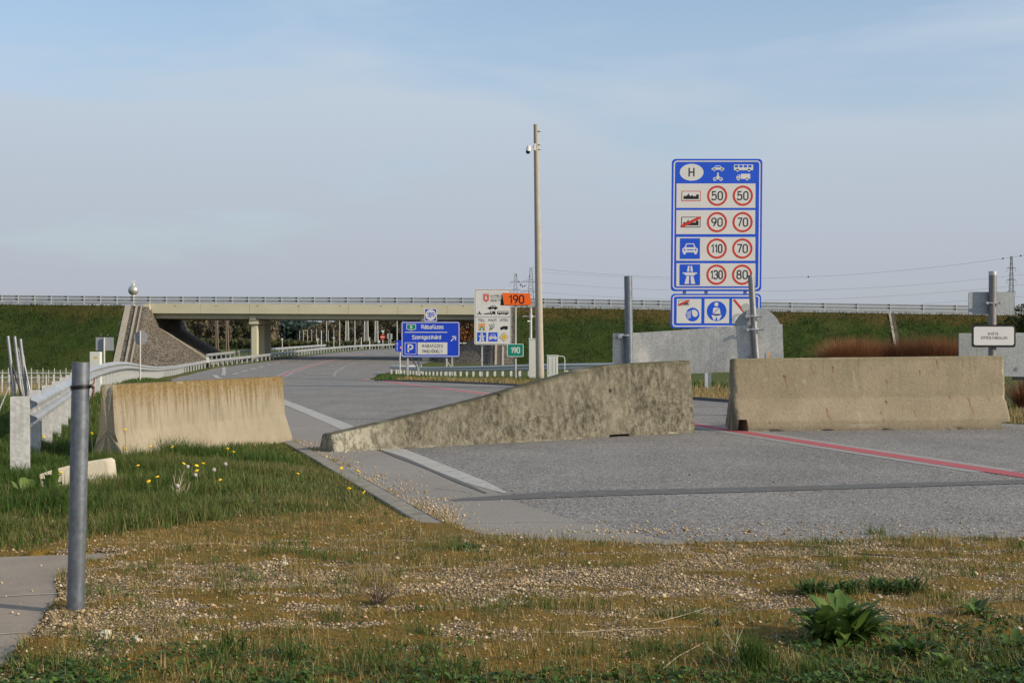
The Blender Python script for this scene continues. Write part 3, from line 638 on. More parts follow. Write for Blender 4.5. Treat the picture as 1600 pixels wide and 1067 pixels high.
# ------------------------------------------------------------------ embankments
YC0, YC1 = 172.4, 187.5                                   # crest of the embankment, near and far edge
def ztop(x): return np.interp(x, [-400, -62.6, -44.6, 0, 30.5, 62.6, 200, 500], [6.55, 6.22, 6.06, 5.87, 5.38, 4.85, 2.6, -1])
XA_L, XA_R = -43.8, -2.3
def z_emb(X, Y, side):
    base = np.minimum(zterr(X, Y), zg(Y)) - .35
    if side < 0: dx = np.maximum(0, X - XA_L)
    else: dx = np.maximum(0, XA_R - X)
    dy = np.maximum(np.maximum(0, YC0 - Y), Y - YC1)
    d = np.hypot(dx + 3.9 * sstep(0, .5, dx), dy)                            # the paved flanks beside the road are steeper
    z = ztop(X) - .1 - d / 1.62
    n = (fbm(X * .35, Y * .5, 0, 77) - .5) * .5 + (fbm(X * 1.6, Y * 1.6, 0, 78) - .5) * .3
    grassy = sstep(0, 3, (XA_L - 3 - X) if side < 0 else (X - XA_R - 3))
    z = z + n * sstep(0, 3, d) * grassy
    return np.maximum(z, base)
def emb_attr(side):
    def f(X, Y):
        e = (X - XA_L + 3.15 - .155 * (YC0 - Y)) if side < 0 else (XA_R + 2.7 - X)
        dy = np.maximum(0, YC0 - Y)
        return dict(stone=(e > 0).astype(float), crest=sstep(3.2, .3, dy + (fbm(X * .25, Y * .3, 0, 6) - .5) * 5) * (1 if side > 0 else .55))
    return f
for side, xs_ in ((-1, np.concatenate([[-400, -300, -200, -150, -120], np.arange(-100, -30, .4)])), (1, np.concatenate([np.arange(-14, 90, .4), [100, 120, 160, 200, 300, 500]]))):
    yy = np.concatenate([np.arange(155, 190, .45), np.arange(190, 206, 1.5)])
    e = link_mesh('embankment', grid_mesh('embankment', xs_, yy, lambda X, Y, s=side: z_emb(X, Y, s), M['slope'], emb_attr(side)))
    tag(e, 'grassy road embankment with a stone faced end', kind='structure')

# ------------------------------------------------------------------ concrete barriers
M['c_left'] = concrete('barrier concrete with lichen', 'left'); M['c_taper'] = concrete('barrier concrete dark with algae', 'taper'); M['c_right'] = concrete('barrier concrete grey brown', 'right')
def barrier(name, A, B, prof, ht_a, ht_b, mat, label, stains=None, bow=None, seed=1, za=0.0, zb=0.0, notch=None):
    """A, B: near bottom line of the camera-side face; prof: ring of (out, z/height) seen from the left end, out towards the camera side"""
    A = np.array([*A, za]); B = np.array([*B, zb]); L = np.hypot(*(B - A)[:2]); ax_ = (B - A) / L
    nrm = np.array([ax_[1], -ax_[0], 0]); nrm /= np.linalg.norm(nrm)          # towards the camera side
    ring = []
    for i in range(len(prof)):
        p, q = np.array(prof[i]), np.array(prof[(i + 1) % len(prof)]); m = max(1, int(math.hypot((q-p)[0], (q-p)[1] * max(ht_a, ht_b)) / .022))
        ring += [p + (q - p) * j / m for j in range(m)]
    ring = np.array(ring); nr = len(ring); ns = int(L / .024); s = np.linspace(0, 1, ns)
    hts = ht_a + (ht_b - ht_a) * s if bow is None else np.interp(s, *zip(*bow))
    Z = ring[None, :, 1] * hts[:, None]; O = np.repeat(ring[None, :, 0], ns, 0)
    if bow is not None: O = O  # constant foot width
    S = s[:, None] * L + np.zeros_like(Z)
    # worn edges and chips
    n1 = fbm(S * 6, Z * 6, O * 6, seed); n2 = fbm(S * 30, Z * 30, O * 30, seed + 3, 2)
    bump = (n1 - .5) * .010 + (n2 - .5) * .004
    enddist = np.minimum(S, L - S); botd = Z; topd = hts[:, None] - Z
    chip = np.clip(fbm(S * 5, Z * 8, O * 3, seed + 8) - .56, 0, 1) * (sstep(.06, .0, enddist) + sstep(.06, 0, botd) + .4 * sstep(.03, 0, topd)) * .30
    cx = ring[:, 0].mean(); sc = 1 - np.clip(chip * 1.2 - bump, -.05, .2)
    Oc = O.mean(1, keepdims=True); O2 = Oc + (O - Oc) * sc
    S2 = np.clip(S, 0, L) + np.where(enddist < .05, np.sign(L / 2 - S) * chip * .35, 0)
    # rounded arrises at the ends
    rnd = .018 * sstep(.03, 0, enddist); O2 = O2 - np.sign(O2 - Oc) * rnd
    Z2 = Z - rnd * (topd < .03) + chip * .35 * (botd < .03)
    if notch:
        for a, b, h in notch: Z2 = np.where((S > a) & (S < b) & (Z2 < h), h, Z2)
    base = A + (B - A) * s[:, None]
    V = base[:, None, :] * np.array([1, 1, 0]) + (ax_ * np.array([1, 1, 0]))[None, None] * (S2 - S)[..., None] + nrm * O2[..., None]
    V[..., 2] = (za + (zb - za) * s)[:, None] + Z2
    V = V.reshape(-1, 3); u = (S / L).ravel(); up = (Z / hts[:, None]).ravel()
    rust = np.zeros(len(V)); scr = np.zeros(len(V)); hole = np.zeros(len(V)); front = (O > Oc - .02).ravel(); sm = S.ravel(); zm = Z.ravel()
    for k, x0, z0, ln, wd in (stains or []):
        if k == 'hole': hole = np.maximum(hole, sstep(wd, wd * .6, np.hypot(sm - x0, zm - z0)) * front)
        else:
            tt = (z0 - zm) / ln; cx_ = x0 + (.15 * (z0 - zm) if ln > .12 else 0)
            m = sstep(wd, wd * .3, np.abs(sm - cx_)) * (tt > 0) * (tt < 1) * front * (1 - tt * .5)
            if k == 'rust': rust = np.maximum(rust, m)
            else: scr = np.maximum(scr, m)
    i = (np.arange(ns - 1)[:, None] * nr + np.arange(nr)[None]); j = (np.arange(ns - 1)[:, None] * nr + (np.arange(nr) + 1)[None] % nr)
    Q = np.stack([i.ravel(), j.ravel(), (j + nr).ravel(), (i + nr).ravel()], 1)
    c0, c1 = V[:nr].mean(0), V[-nr:].mean(0); V = np.vstack([V, c0, c1]); nn = len(V)
    r = np.arange(nr); T0 = np.stack([(r + 1) % nr, r, np.full(nr, nn - 2)], 1); T1 = np.stack([(ns-1)*nr + r, (ns-1)*nr + (r + 1) % nr, np.full(nr, nn - 1)], 1)
    loc = A.copy(); V = V - loc
    e = lambda a: np.r_[a, 0, 0]
    chipa = e(np.clip(chip.ravel() * 14, 0, 1)); u = np.r_[u, 0, 1]; up = e(up)
    me = fan_mesh(name, V, [Q, T0, T1], mat, dict(u=u, up=up, rust=e(rust), scratch=e(scr), hole=e(hole), chip=chipa), True)
    me.set_sharp_from_angle(angle=math.radians(50))
    o = link_mesh(name, me); o.location = loc
    return tag(o, label, 'concrete barrier')
# ring runs: camera-side foot, up the face, across the top, down the rear face
def jersey(foot, w, t, k1=.10, k2=.40):
    # foot: foot width; w: waist width at k2; t: top width
    return [(0, 0), (0, k1), (-(foot - w) / 2, k2), (-(foot - t) / 2, .985), (-(foot - t) / 2 - .02, 1.0), (-(foot + t) / 2 + .02, 1.0), (-(foot + t) / 2, .985), (-(foot + w) / 2, k2), (-foot, k1), (-foot, 0)][::-1]
barrier('concrete_barrier', (-4.25, 15.62), (-3.02, 19.62), jersey(.46, .24, .17, .08, .42), .90, .90, M['c_left'], 'pale beige concrete barrier stained with ochre lichen, standing in the grass', seed=11)
pz = [(0, .235), (.02, .25), (.10, .33), (.25, .485), (.40, .655), (.50, .79), (.65, .975), (.74, 1.045), (.80, 1.06), (1, 1.10)]
barrier('concrete_barrier', (-2.17, 17.42), (2.76, 21.35), [(0, 0), (0, .05), (-.10, .985), (-.12, 1), (-.29, 1), (-.31, .985), (-.40, .05), (-.40, 0)][::-1], .26, 1.13, M['c_taper'],
        'dark mottled concrete barrier end piece sloping down to the left', bow=pz, seed=23,
        stains=[('hole', 2.63, .66, 0, .030), ('hole', 4.62, .68, 0, .034), ('hole', 2.60, .62, 0, .02), ('hole', 3.72, .97, 0, .02), ('rust', 3.2, .95, .4, .0)], notch=[(4.55, 4.95, .055)])
rs = [('rust', .82, .86, .20, .016), ('hole', .80, .85, 0, .022), ('rust', 1.60, .98, .1, .014), ('hole', 1.6, .98, 0, .014), ('rust', 1.45, .35, .18, .02), ('rust', 1.66, .60, .1, .012), ('rust', 2.45, .46, .05, .014), ('hole', 2.45, .46, 0, .014),
      ('rust', 3.32, 1.10, .16, .018), ('rust', 3.52, .53, .06, .014), ('rust', 3.82, .50, .27, .020), ('rust', 4.18, .52, .09, .016), ('rust', 2.90, .64, .08, .012), ('rust', 2.33, .30, .16, .012), ('rust', 2.88, .32, .12, .012), ('rust', 1.28, .92, .06, .012),
      ('rust', .25, .50, .05, .012), ('hole', .5, .14, 0, .014), ('rust', 3.26, .12, .1, .014), ('rust', 3.55, 1.0, .06, .012), ('rust', 2.47, .78, .05, .01), ('rust', 3.03, .94, .08, .008),
      ('scratch', 1.93, .93, .34, .02), ('scratch', 1.95, .30, .26, .03), ('scratch', 2.18, .40, .28, .012), ('scratch', .50, .82, .05, .04), ('scratch', 1.13, .80, .06, .035), ('scratch', 1.17, 1.02, .12, .008), ('scratch', 4.0, .95, .1, .008), ('scratch', 4.08, 1.10, .012, .15), ('scratch', 2.0, .10, .03, .3)]
barrier('concrete_barrier', (3.42, 21.55), (7.82, 22.3), jersey(.60, .28, .20, .15, .45), 1.12, 1.16, M['c_right'], 'long grey brown concrete barrier with thin rust streaks', stains=rs, seed=37, notch=[(0, .16, .20), (4.30, 4.6, .13)])
# ------------------------------------------------------------------ steel, glass, colours of things
M['galv'] = galv('galvanised steel', (.50, .51, .52), .6, .42); M['galv_post'] = galv('galvanised post', (.46, .46, .45), .2, .6); M['galv_pole'] = galv('dull steel pole', (.17, .19, .22), .6, .42); M['galv_lean'] = galv('brighter steel pole', (.26, .26, .26), .65, .38)
M['alu'] = galv('bare aluminium sheet', (.46, .46, .44), .75, .42); M['alu_dull'] = galv('weathered aluminium sheet', (.32, .34, .35), .4, .55)
M['bolt'] = plain('steel fitting', (.5, .5, .5), .35, .8, .1); M['black'] = plain('black plastic', (.012, .012, .013), .5, 0, .1)
M['deck'] = plain('bridge concrete', (.46, .43, .31), .85, 0, .07, .5, .05, .2); M['deck_dark'] = plain('bridge girder concrete', (.42, .40, .30), .85, 0, .08, .5, .05, .2)
M['pole_conc'] = plain('spun concrete pole', (.36, .325, .27), .85, 0, .12, 5, .25, .2)
M['cabinet'] = plain('pale grey cabinet', (.56, .57, .52), .5, 0, .05, 2, .02); M['s_white'] = plain('white sign sheeting', (.60, .59, .57), .45, 0, .04, 2, 0)
M['s_blue'] = plain('blue sign sheeting', (.008, .075, .56), .35, 0, .05, 2, 0, .5); M['s_blue2'] = plain('deep blue sign sheeting', (.006, .045, .50), .35, 0, .05, 2, 0, .5)
M['s_red'] = plain('red sign sheeting', (.50, .035, .020), .4, 0, .06, 3, 0); M['s_black'] = plain('black sign lettering', (.010, .010, .012), .5, 0, .05, 3, 0)
M['s_orange'] = plain('orange sign sheeting', (.80, .13, .012), .45, 0, .05, 3, 0); M['s_green'] = plain('green sign sheeting', (.0, .20, .14), .4, 0, .05, 3, 0)
M['s_yellow'] = plain('yellow sign sheeting', (.62, .38, .03), .4, 0, .05, 3, 0); M['s_brown'] = plain('pale orange sheeting', (.62, .30, .12), .4, 0, .05, 3, 0)
M['s_grey'] = plain('faded grey print', (.36, .37, .37), .5, 0, .05, 3, 0); M['s_back'] = plain('grey sign back', (.27, .28, .30), .6, 0, .05, 3, 0)
M['rust'] = plain('rusty wire', (.16, .075, .05), .8, 0, .3); M['wood'] = plain('weathered wooden pole', (.15, .12, .09), .9, 0, .2)
M['stone_pale'] = plain('pale paving slabs', (.30, .27, .215), .9, 0, .25, 2.5, .3, .15); M['stone_dark'] = plain('dark gutter concrete', (.13, .11, .09), .9, 0, .25, 2.5, .3, .15)

# ------------------------------------------------------------------ guardrails
WP = [(0, .155), (.012, .150), (.020, .120), (.078, .098), (.083, .078), (.078, .058), (.012, .026), (.004, 0), (.012, -.026), (.078, -.058), (.083, -.078), (.078, -.098), (.020, -.120), (.012, -.150), (0, -.155)]
WPC = [(a - .002, b) for a, b in WP] + [(a - .008, b * .99) for a, b in WP[::-1]]
def resample(path, step):
    A = np.array(path, float); d = np.r_[0, np.cumsum(np.hypot(*np.diff(A[:, :2], axis=0).T))]
    # smooth curve through the points
    s = np.arange(0, d[-1], step); out = [np.interp(s, d, A[:, k]) for k in range(A.shape[1])]
    if len(s) > 12:
        k = max(3, int(6 / step) | 1); kk = np.ones(k) / k
        out = [np.convolve(np.pad(o, k // 2, mode='reflect', reflect_type='odd'), kk, 'valid') for o in out]
    return np.stack(out, 1), s
def w_beam(mb, pts, zf, side, zc, prof=WPC, joint=4.0):
    """pts: (n, 2); side: +1 puts the beam's ridges to the right of the walking direction"""
    t = np.gradient(pts, axis=0); t /= np.linalg.norm(t, axis=1)[:, None]; nr = np.stack([t[:, 1], -t[:, 0]], 1) * side
    rings = []
    for i, p in enumerate(pts):
        zz = zf(p[0], p[1]) + zc; rings.append([Vector((p[0] + nr[i, 0] * a, p[1] + nr[i, 1] * a, zz + b)) for a, b in prof])
    mb.sweep(rings)
def post_mesh(name, w_, d_, h, mat):
    """C-section post standing on its origin, flange width w_ across x, depth d_ along y"""
    th = .006; mb = MB()
    pr = [(-w_/2, -d_/2), (w_/2, -d_/2), (w_/2, -d_/2 + th), (-w_/2 + th, -d_/2 + th), (-w_/2 + th, d_/2 - th), (w_/2, d_/2 - th), (w_/2, d_/2), (-w_/2, d_/2)]
    mb.prism([Vector((x, y, -.4)) for x, y in pr], (0, 0, h + .4))
    o = mb.build(name, mat); me = o.data; bpy.data.objects.remove(o); return me
zt = lambda x, y: float(zterr(x, y))
def guardrail(label, path, zf, side, height=.75, spacing=2.0, offset=.07, group=None, rails=((.0,),), post_w=.12, post_d=.06, name='guardrail', maxn=100, zoff=0, step=.5, zc=None, mat_post='galv_post', prof=WPC):
    pts, s = resample(path, step); root = thing(name, label, 'guardrail', (pts[0][0], pts[0][1], zf(*pts[0][:2])), group)
    zc = [height - .155] if zc is None else zc
    for z in zc:
        mb = MB(); w_beam(mb, pts[:, :2], zf, side, z, prof); mb.build('rail_beam', M['galv'], root, smooth=True)
    t = np.gradient(pts[:, :2], axis=0); t /= np.linalg.norm(t, axis=1)[:, None]
    pm = post_mesh('post', post_w, post_d, height - .0, M[mat_post]); n = 0; k = max(1, int(round(spacing / step))); extra = MB()
    first = None
    for i in range(int(.2 / step), len(pts), k):
        x, y = pts[i][:2]; nx, ny = t[i, 1] * side, -t[i, 0] * side; x -= nx * offset; y -= ny * offset
        loc = Vector((x, y, zf(x, y) + zoff)) - root.location
        if n < maxn:
            o = link_mesh('post', pm, root); o.location = loc; o.rotation_euler = (0, 0, math.atan2(ny, nx) + (math.pi if side > 0 else 0))
        else:
            c = loc + root.location; extra.box((c.x, c.y, c.z + height / 2 - .15), (post_w * .8, post_d, height + .3), math.atan2(ny, nx))
        n += 1
    if extra.v: tag(extra.build('post', M[mat_post], root), kind='stuff')
    return root
za_ = lambda x, y: float(zg(y)) + .03
ga = guardrail('long steel guardrail with two-ridged beam running away along the left verge', RAIL_A, za_, 1, .79, 2.0, .09, post_w=.12, post_d=.12)
next(o for o in ga.children if o.name.startswith('post')).scale = (1.5, 1.2, 1)
# lapped joints and bolts of the nearest beams
for k in range(6):
    y = 14.9 + k * 3.9; x = float(ax(y)); mb = MB()
    for dz in (.0,):
        mb.box((x + .02, y, zg(y) + .665 + dz), (.03, .05, .05), .24)
    mb.build('bolt', M['bolt'], ga)
ga2 = guardrail('second shorter guardrail running behind the long one near the bridge', [(-34.9, 163), (-34.0, 176), (-32.2, 192), (-30.6, 205), (-29.0, 222)], za_, 1, 1.15, 2.0, .07)
gb = guardrail('dark guardrail seen against the light along the right verge', RAIL_B, za_, -1, .77, 2.0, .07, post_w=.13, post_d=.13)
ge = guardrail('curled end piece of a guardrail beside the direction sign', [(-10.0, 122), (-10.9, 124), (-10.9, 127), (-10.0, 129.5), (-8.4, 131)], za_, -1, .77, 2.0, .07, step=.4)

# railing along the overpass: two beams on posts
xsB = np.arange(-150, 175, 2.0)
bridge_end = 30.0
def zrail(x, y): return float(ztop(x)) + .0
BX = [(-.0, .16), (.05, .15), (.05, .03), (.012, .015), (.012, -.015), (.05, -.03), (.05, -.15), (0, -.16), (-.02, -.155), (-.02, .155)]
def overpass_rail(label, Yr, x0, x1, side, every=2.0):
    root = thing('guardrail', label, 'guardrail', (x0, Yr, zrail(x0, Yr)), 'steel railings along the overpass')
    pts = np.array([(x, Yr) for x in np.arange(x0, x1, 2.0)])
    for zc, h in ((.52, 1.05), (.90, .80)):
        mb = MB(); rings = []
        for p in pts:
            z = zrail(*p) + zc; rings.append([Vector((p[0], p[1] - .14 * side - a * side, z + b * h)) for a, b in BX])
        mb.sweep(rings); mb.build('rail_beam', M['alu_dull'], root)
    mb = MB().use(M['galv_post']); mb.box((0, -.19 * side, .47), (.13, .10, 1.2)); mb.use(M['black']).box((-.20, -.21 * side, .57), (.28, .02, .12)); mb.box((-.20, -.21 * side, .92), (.28, .02, .10))
    o = mb.build('post'); me = o.data; bpy.data.objects.remove(o)
    x = x0; n = 0
    while x < x1:
        o = link_mesh('post', me, root); o.location = Vector((x, Yr, zrail(x, Yr))) - root.location; n += 1
        x += every if x < bridge_end else 4.0
    return root
overpass_rail('steel railing along the near edge of the overpass', 173.0, -96, 92, 1)
overpass_rail('steel railing along the far edge of the overpass', 187.0, -98, 92, -1, 4.0)

# ------------------------------------------------------------------ the overpass bridge
zb = lambda x: float(ztop(x))
br = thing('overpass_bridge', 'pale concrete road bridge with three spans carrying the overpass above the road', 'bridge', (-23, 180, 5))
XL, XR = -43.9, -1.9
def long_box(name, x0, x1, y0, y1, d0, d1, mat, n=8, bevel=.02):
    mb = MB(); X = np.linspace(x0, x1, n)
    rings = [[Vector((x, y0, zb(x) + d0)), Vector((x, y1, zb(x) + d0)), Vector((x, y1, zb(x) + d1)), Vector((x, y0, zb(x) + d1))] for x in X]
    mb.sweep(rings); return mb.build(name, mat, br, bevel=bevel)
# the fascia is cast in bays, a narrow joint between them
xb = np.linspace(XL, XR, 8)
for a, b in zip(xb[:-1], xb[1:]): long_box('fascia', a + .012, b - .012, 172.75, 173.15, .16, -1.02, M['deck'], 2)
long_box('deck', XL, XR, 173.16, 186.9, .1, -.92, M['deck_dark'])
for y in (173.55, 176.7, 180, 183.3, 186.2): long_box('girder', XL + .3, XR - .3, y, y + .55, -.93, -1.62, M['deck_dark'])
for xc in (-31.55, -10.6):
    pr = MB(); zz = zb(xc) - 1.72
    pr.box((xc, 180.2, zz - .28), (1.15, 13.3, .55)); pier = pr.build('pier', M['deck'], br, bevel=.03)
    sb = MB(); sb.box((xc - .05, 173.42, zz + .27), (.75, .22, .56)); sb.build('bearing', M['deck'], pier)
    for y in (174.4, 178.9, 183.4):
        c = MB(); z0 = zg(y) - .6; c.box((xc, y, (zz - .56 + z0) / 2), (.86, .80, zz - .56 - z0)); c.build('column', M['deck'], pier, bevel=.12)
for xe, sgn in ((XL, 1), (XR, -1)):
    a = MB(); zt_ = zb(xe)
    a.box((xe - .7 * sgn, 180.1, zt_ - 2.6), (1.2, 13.4, 3.6)); a.build('abutment', M['deck_dark'], br, bevel=.02)
    w_ = MB(); w_.prism([Vector((xe - .75 * sgn, 172.2, zt_ + .1)), Vector((xe - .02 * sgn, 172.2, zt_ + .1)), Vector((xe + .40 * sgn, 172.2, zt_ - 3.1)), Vector((xe - .95 * sgn, 172.2, zt_ - 2.6))], (0, .5, 0))
    w_.build('wing_wall', M['deck'], br, bevel=.02)
dr = MB()
for k in range(9): dr.box((xb[0] + 3 + k * 5.0, 172.72, zb(xb[0]) - .10), (.09, .05, .07))
dr.build('drain_hole', M['black'], br)
# slab strip along the toe of the paved cone
def cone_strip(xe, sgn, side):
    mb = MB(); q = []
    for i in range(24):
        x = xe + sgn * (.6 + i * .36); y = 174.6 - i * .05; q.append((x, y, float(z_emb(np.array(x), np.array(y), side))))
    for a, b in zip(q[:-1], q[1:]):
        w2 = .5
        mb.prism([Vector((a[0], a[1] - w2, a[2] + .10)), Vector((b[0] - .03 * sgn, b[1] - w2, b[2] + .10)), Vector((b[0] - .03 * sgn, b[1] + w2, b[2] + .10)), Vector((a[0], a[1] + w2, a[2] + .10))], (0, 0, -.3))
    return mb
tag(cone_strip(XL, 1, -1).build('slope_kerb', M['stone_pale']), 'pale slab strip running down the left stone cone under the bridge', 'kerb strip')
tag(cone_strip(XR, -1, 1).build('slope_kerb', M['stone_pale']), 'pale slab strip running down the right stone cone under the bridge', 'kerb strip')
# maintenance stairs down the embankment
def stairs(xc, side, label, pale_w=1.1, run_w=.62, name='embankment_stairs', skew=0.0, kerb=True):
    y0, y1 = 172.2, 160.6; n = 38; root = thing(name, label, 'stairs', (xc, y1, zg(y1)))
    def line(name, x0, x1, mat, lift, step=False, th=.3):
        mb = MB()
        for i in range(n):
            ya, yb = y0 + (y1 - y0) * i / n, y0 + (y1 - y0) * (i + 1) / n
            za, zb_ = [float(z_emb(np.array(float(xc) - .8 * side * 0), np.array(y), side)) for y in (ya, yb)]
            sa, sb = skew * i / n, skew * (i + 1) / n
            if step: mb.box(((x0+x1)/2 + sb, (ya+yb)/2, zb_ + lift - .1), (x1-x0, abs(yb-ya) - .006, .42))
            else: mb.prism([Vector((x0 + sa, ya, za + lift)), Vector((x1 + sa, ya, za + lift)), Vector((x1 + sb, yb + .03, zb_ + lift)), Vector((x0 + sb, yb + .03, zb_ + lift))], (0, 0, -th))
        return mb.build(name, mat, root)
    if pale_w: line('side_slab', xc - pale_w - run_w - .75, xc - run_w - .75, M['stone_pale'], .16)
    line('gutter', xc - run_w - .15, xc - run_w + .12, M['stone_pale'], .20)
    line('step', xc - run_w + .15, xc, M['stone_dark'], .14, True)
    if kerb: line('edge_kerb', xc + .03, xc + .18, M['stone_pale'], .24)
    return root
stairs(-44.95, -1, 'narrow maintenance stairs with pale kerbs beside the left stone cone', pale_w=.7, run_w=.45, skew=1.7)
stairs(-1.2, 1, 'narrow maintenance stairs with pale kerbs beside the right stone cone', pale_w=0)
stairs(46.3, 1, 'concrete drainage chute down the grassy slope on the right', pale_w=0, run_w=.55, name='drainage_chute', skew=-1.9, kerb=False)

# ------------------------------------------------------------------ signs
def pole(mb, x, y, z0, z1, r, n=12): return mb.tube([(x, y, z0), (x, y, z1)], r, n)
def gz(y): return float(zg(y))
# -- the big speed limit board
Y = 42.0
sg = thing('speed_limit_board', 'tall blue and white board listing speed limits 50 to 130 under an oval H', 'traffic sign', (6.03, Y, gz(Y)))
for u in (1070, 1104, 1113, 1165):
    mb = MB(); x = (u - 800) * Y / F; yy = Y + .12 + (.5 if u == 1113 else 0); mb.box((x, yy, (gz(Y) - .3 + 6.7) / 2 if u != 1113 else .8), (.09, .09, 7.0 if u != 1113 else 2.0)); mb.build('post', M['galv_post'], sg, bevel=.008)
B, W_, K, R_ = M['s_blue'], M['s_white'], M['s_black'], M['s_red']
def tilt(f, k=-.009, uc=1120, vc=350):
    old = f._p
    f._p = lambda u, v: old(u + (v - vc) * k, v); return f
pan = plate(Y, [(u + (v - 350) * -.009, v) for u, v in rr(1049, 248.5, 1190.5, 455, 6)], .05, B, sg, 'panel', bevel=.004)
f = tilt(Face(Y)); f.up()
f.stroke(rr(1051.2, 250.7, 1188.3, 452.8, 5), .8, M['s_blue2'], True); f.up()
f.stroke(rr(1052.8, 252.2, 1186.6, 451.2, 5), 2.0, W_, True); f.up()
f.rect(1056.6, 287, 1180, 325, W_); f.rect(1056.6, 328.5, 1180, 366, W_); f.rect(1057, 370.5, 1180.5, 407.5, W_); f.rect(1057.5, 411.5, 1181, 447.5, W_)
f.ell(1080, 269.5, 18.6, 13.2, W_)
# car, bus, motorcycle, lorry
def car_side(f, cx, cy, s, m, win=None):
    f.poly([(cx-9.6*s,cy+2.6*s),(cx-9.8*s,cy+.2*s),(cx-6.2*s,cy-.8*s),(cx-3.2*s,cy-4*s),(cx+3.2*s,cy-4*s),(cx+6*s,cy-.9*s),(cx+9.4*s,cy-.2*s),(cx+9.8*s,cy+2.6*s)], m)
    f.ell(cx-5.6*s, cy+2.6*s, 2.0*s, 2.0*s, m, 14); f.ell(cx+5.8*s, cy+2.6*s, 2.0*s, 2.0*s, m, 14)
    if win: f.up(); f.poly([(cx-4.6*s,cy-.9*s),(cx-2.6*s,cy-3.2*s),(cx-.4*s,cy-3.2*s),(cx-.4*s,cy-.9*s)], win); f.poly([(cx+.4*s,cy-.9*s),(cx+.4*s,cy-3.2*s),(cx+2.7*s,cy-3.2*s),(cx+4.6*s,cy-.9*s)], win)
def bus_side(f, cx, cy, s, m, win):
    f.rect(cx-15*s, cy-5*s, cx+15*s, cy+4*s, m, 1*s); f.ell(cx-9.5*s, cy+4*s, 2.2*s, 2.2*s, m, 14); f.ell(cx+8.5*s, cy+4*s, 2.2*s, 2.2*s, m, 14); f.up()
    for k in range(4): f.rect(cx+(-13.6+7*k)*s, cy-4*s, cx+(-8.6+7*k)*s, cy-.4*s, win)
def lorry(f, cx, cy, s, m, win):
    f.rect(cx-3.6*s, cy-5*s, cx+11*s, cy+3*s, m); f.poly([(cx-10.5*s,cy+3*s),(cx-10.5*s,cy-.4*s),(cx-8.6*s,cy-3.4*s),(cx-4.4*s,cy-3.4*s),(cx-4.4*s,cy+3*s)], m)
    f.ell(cx-7.4*s, cy+3.4*s, 2.1*s, 2.1*s, m, 14); f.ell(cx+6*s, cy+3.4*s, 2.1*s, 2.1*s, m, 14); f.up()
    f.poly([(cx-9.6*s,cy-.6*s),(cx-8.2*s,cy-2.6*s),(cx-6.4*s,cy-2.6*s),(cx-6.4*s,cy-.6*s)], win)
def moto(f, cx, cy, s, m):
    f.ring(cx-4.8*s, cy+2.6*s, 1.3*s, 2.9*s, m, 18); f.ring(cx+4.8*s, cy+2.6*s, 1.3*s, 2.9*s, m, 18)
    f.poly([(cx-4*s,cy+1.6*s),(cx-2.4*s,cy-1.8*s),(cx+2.2*s,cy-2*s),(cx+4*s,cy+1.4*s),(cx+1*s,cy+3*s),(cx-1.6*s,cy+3*s)], m)
    f.up(); f.poly([(cx-1.6*s,cy-1*s),(cx-1.2*s,cy-4.6*s),(cx+1.2*s,cy-4.6*s),(cx+1.8*s,cy-1*s)], m); f.ell(cx, cy-6*s, 1.5*s, 1.5*s, m, 12)
car_side(f, 1121, 263, 1.02, W_, B); bus_side(f, 1161, 262.3, 1.0, W_, B); moto(f, 1121, 277.5, 1.0, W_); lorry(f, 1160.5, 276.8, 1.0, W_, B)
f.up(); f.text('H', 1080, 277, 15.5, K, .13, .95)
for v, a, b in ((306, '50', '50'), (347.3, '90', '70'), (388.5, '110', '70'), (429.3, '130', '80')):
    for u, t_ in ((1120.3, a), (1160.3, b)):
        f.ring(u, v, 12.6, 15.8, R_); f.text(t_, u, v + 7.2, 14.4, K, .13, .72 if len(t_) == 3 else .90, sp=.02)
def skyline(f, x0, v0, wd, ht, m):
    P_ = [(0,1),(0,.55),(.08,.45),(.16,.55),(.24,.35),(.28,.3),(.32,0),(.36,.3),(.4,.4),(.48,.55),(.53,.38),(.6,.38),(.65,.58),(.74,.48),(.8,.6),(.82,.35),(.9,.2),(1,.3),(1,1)]
    f.poly([(x0 + wd*a, v0 + ht*b) for a, b in P_], m)
f.rect(1064.5, 298.5, 1094.5, 314.5, R_, 1.2); f.up(); f.rect(1065.6, 299.6, 1093.4, 313.4, W_, .8); f.up(); skyline(f, 1067.5, 301.5, 24, 10, K)
f.rect(1064.5, 339, 1094.5, 355.5, K, 1.2); f.up(); f.rect(1065.6, 340.1, 1093.4, 354.4, W_, .8); f.up(); skyline(f, 1067.5, 342.5, 24, 10, K)
f.up(); f.poly([(1063.8,355.6),(1063.8,352),(1092,338.4),(1095,338.4),(1095,341.6),(1067,355.6)], R_)
def car_front(f, cx, cy, s, m, win):
    f.poly([(cx-12*s,cy+5*s),(cx-12*s,cy-1*s),(cx-8.6*s,cy-3*s),(cx-6*s,cy-9*s),(cx+6*s,cy-9*s),(cx+8.6*s,cy-3*s),(cx+12*s,cy-1*s),(cx+12*s,cy+5*s)], m)
    f.rect(cx-10.6*s, cy+5*s, cx-6.6*s, cy+8*s, m); f.rect(cx+6.6*s, cy+5*s, cx+10.6*s, cy+8*s, m); f.up()
    f.poly([(cx-6.4*s,cy-3*s),(cx-4.8*s,cy-7.6*s),(cx+4.8*s,cy-7.6*s),(cx+6.4*s,cy-3*s)], win); f.ell(cx-8.6*s, cy+1*s, 1.5*s, 1.3*s, win, 12); f.ell(cx+8.6*s, cy+1*s, 1.5*s, 1.3*s, win, 12); f.rect(cx-5*s, cy+.4*s, cx+5*s, cy+1.8*s, win)
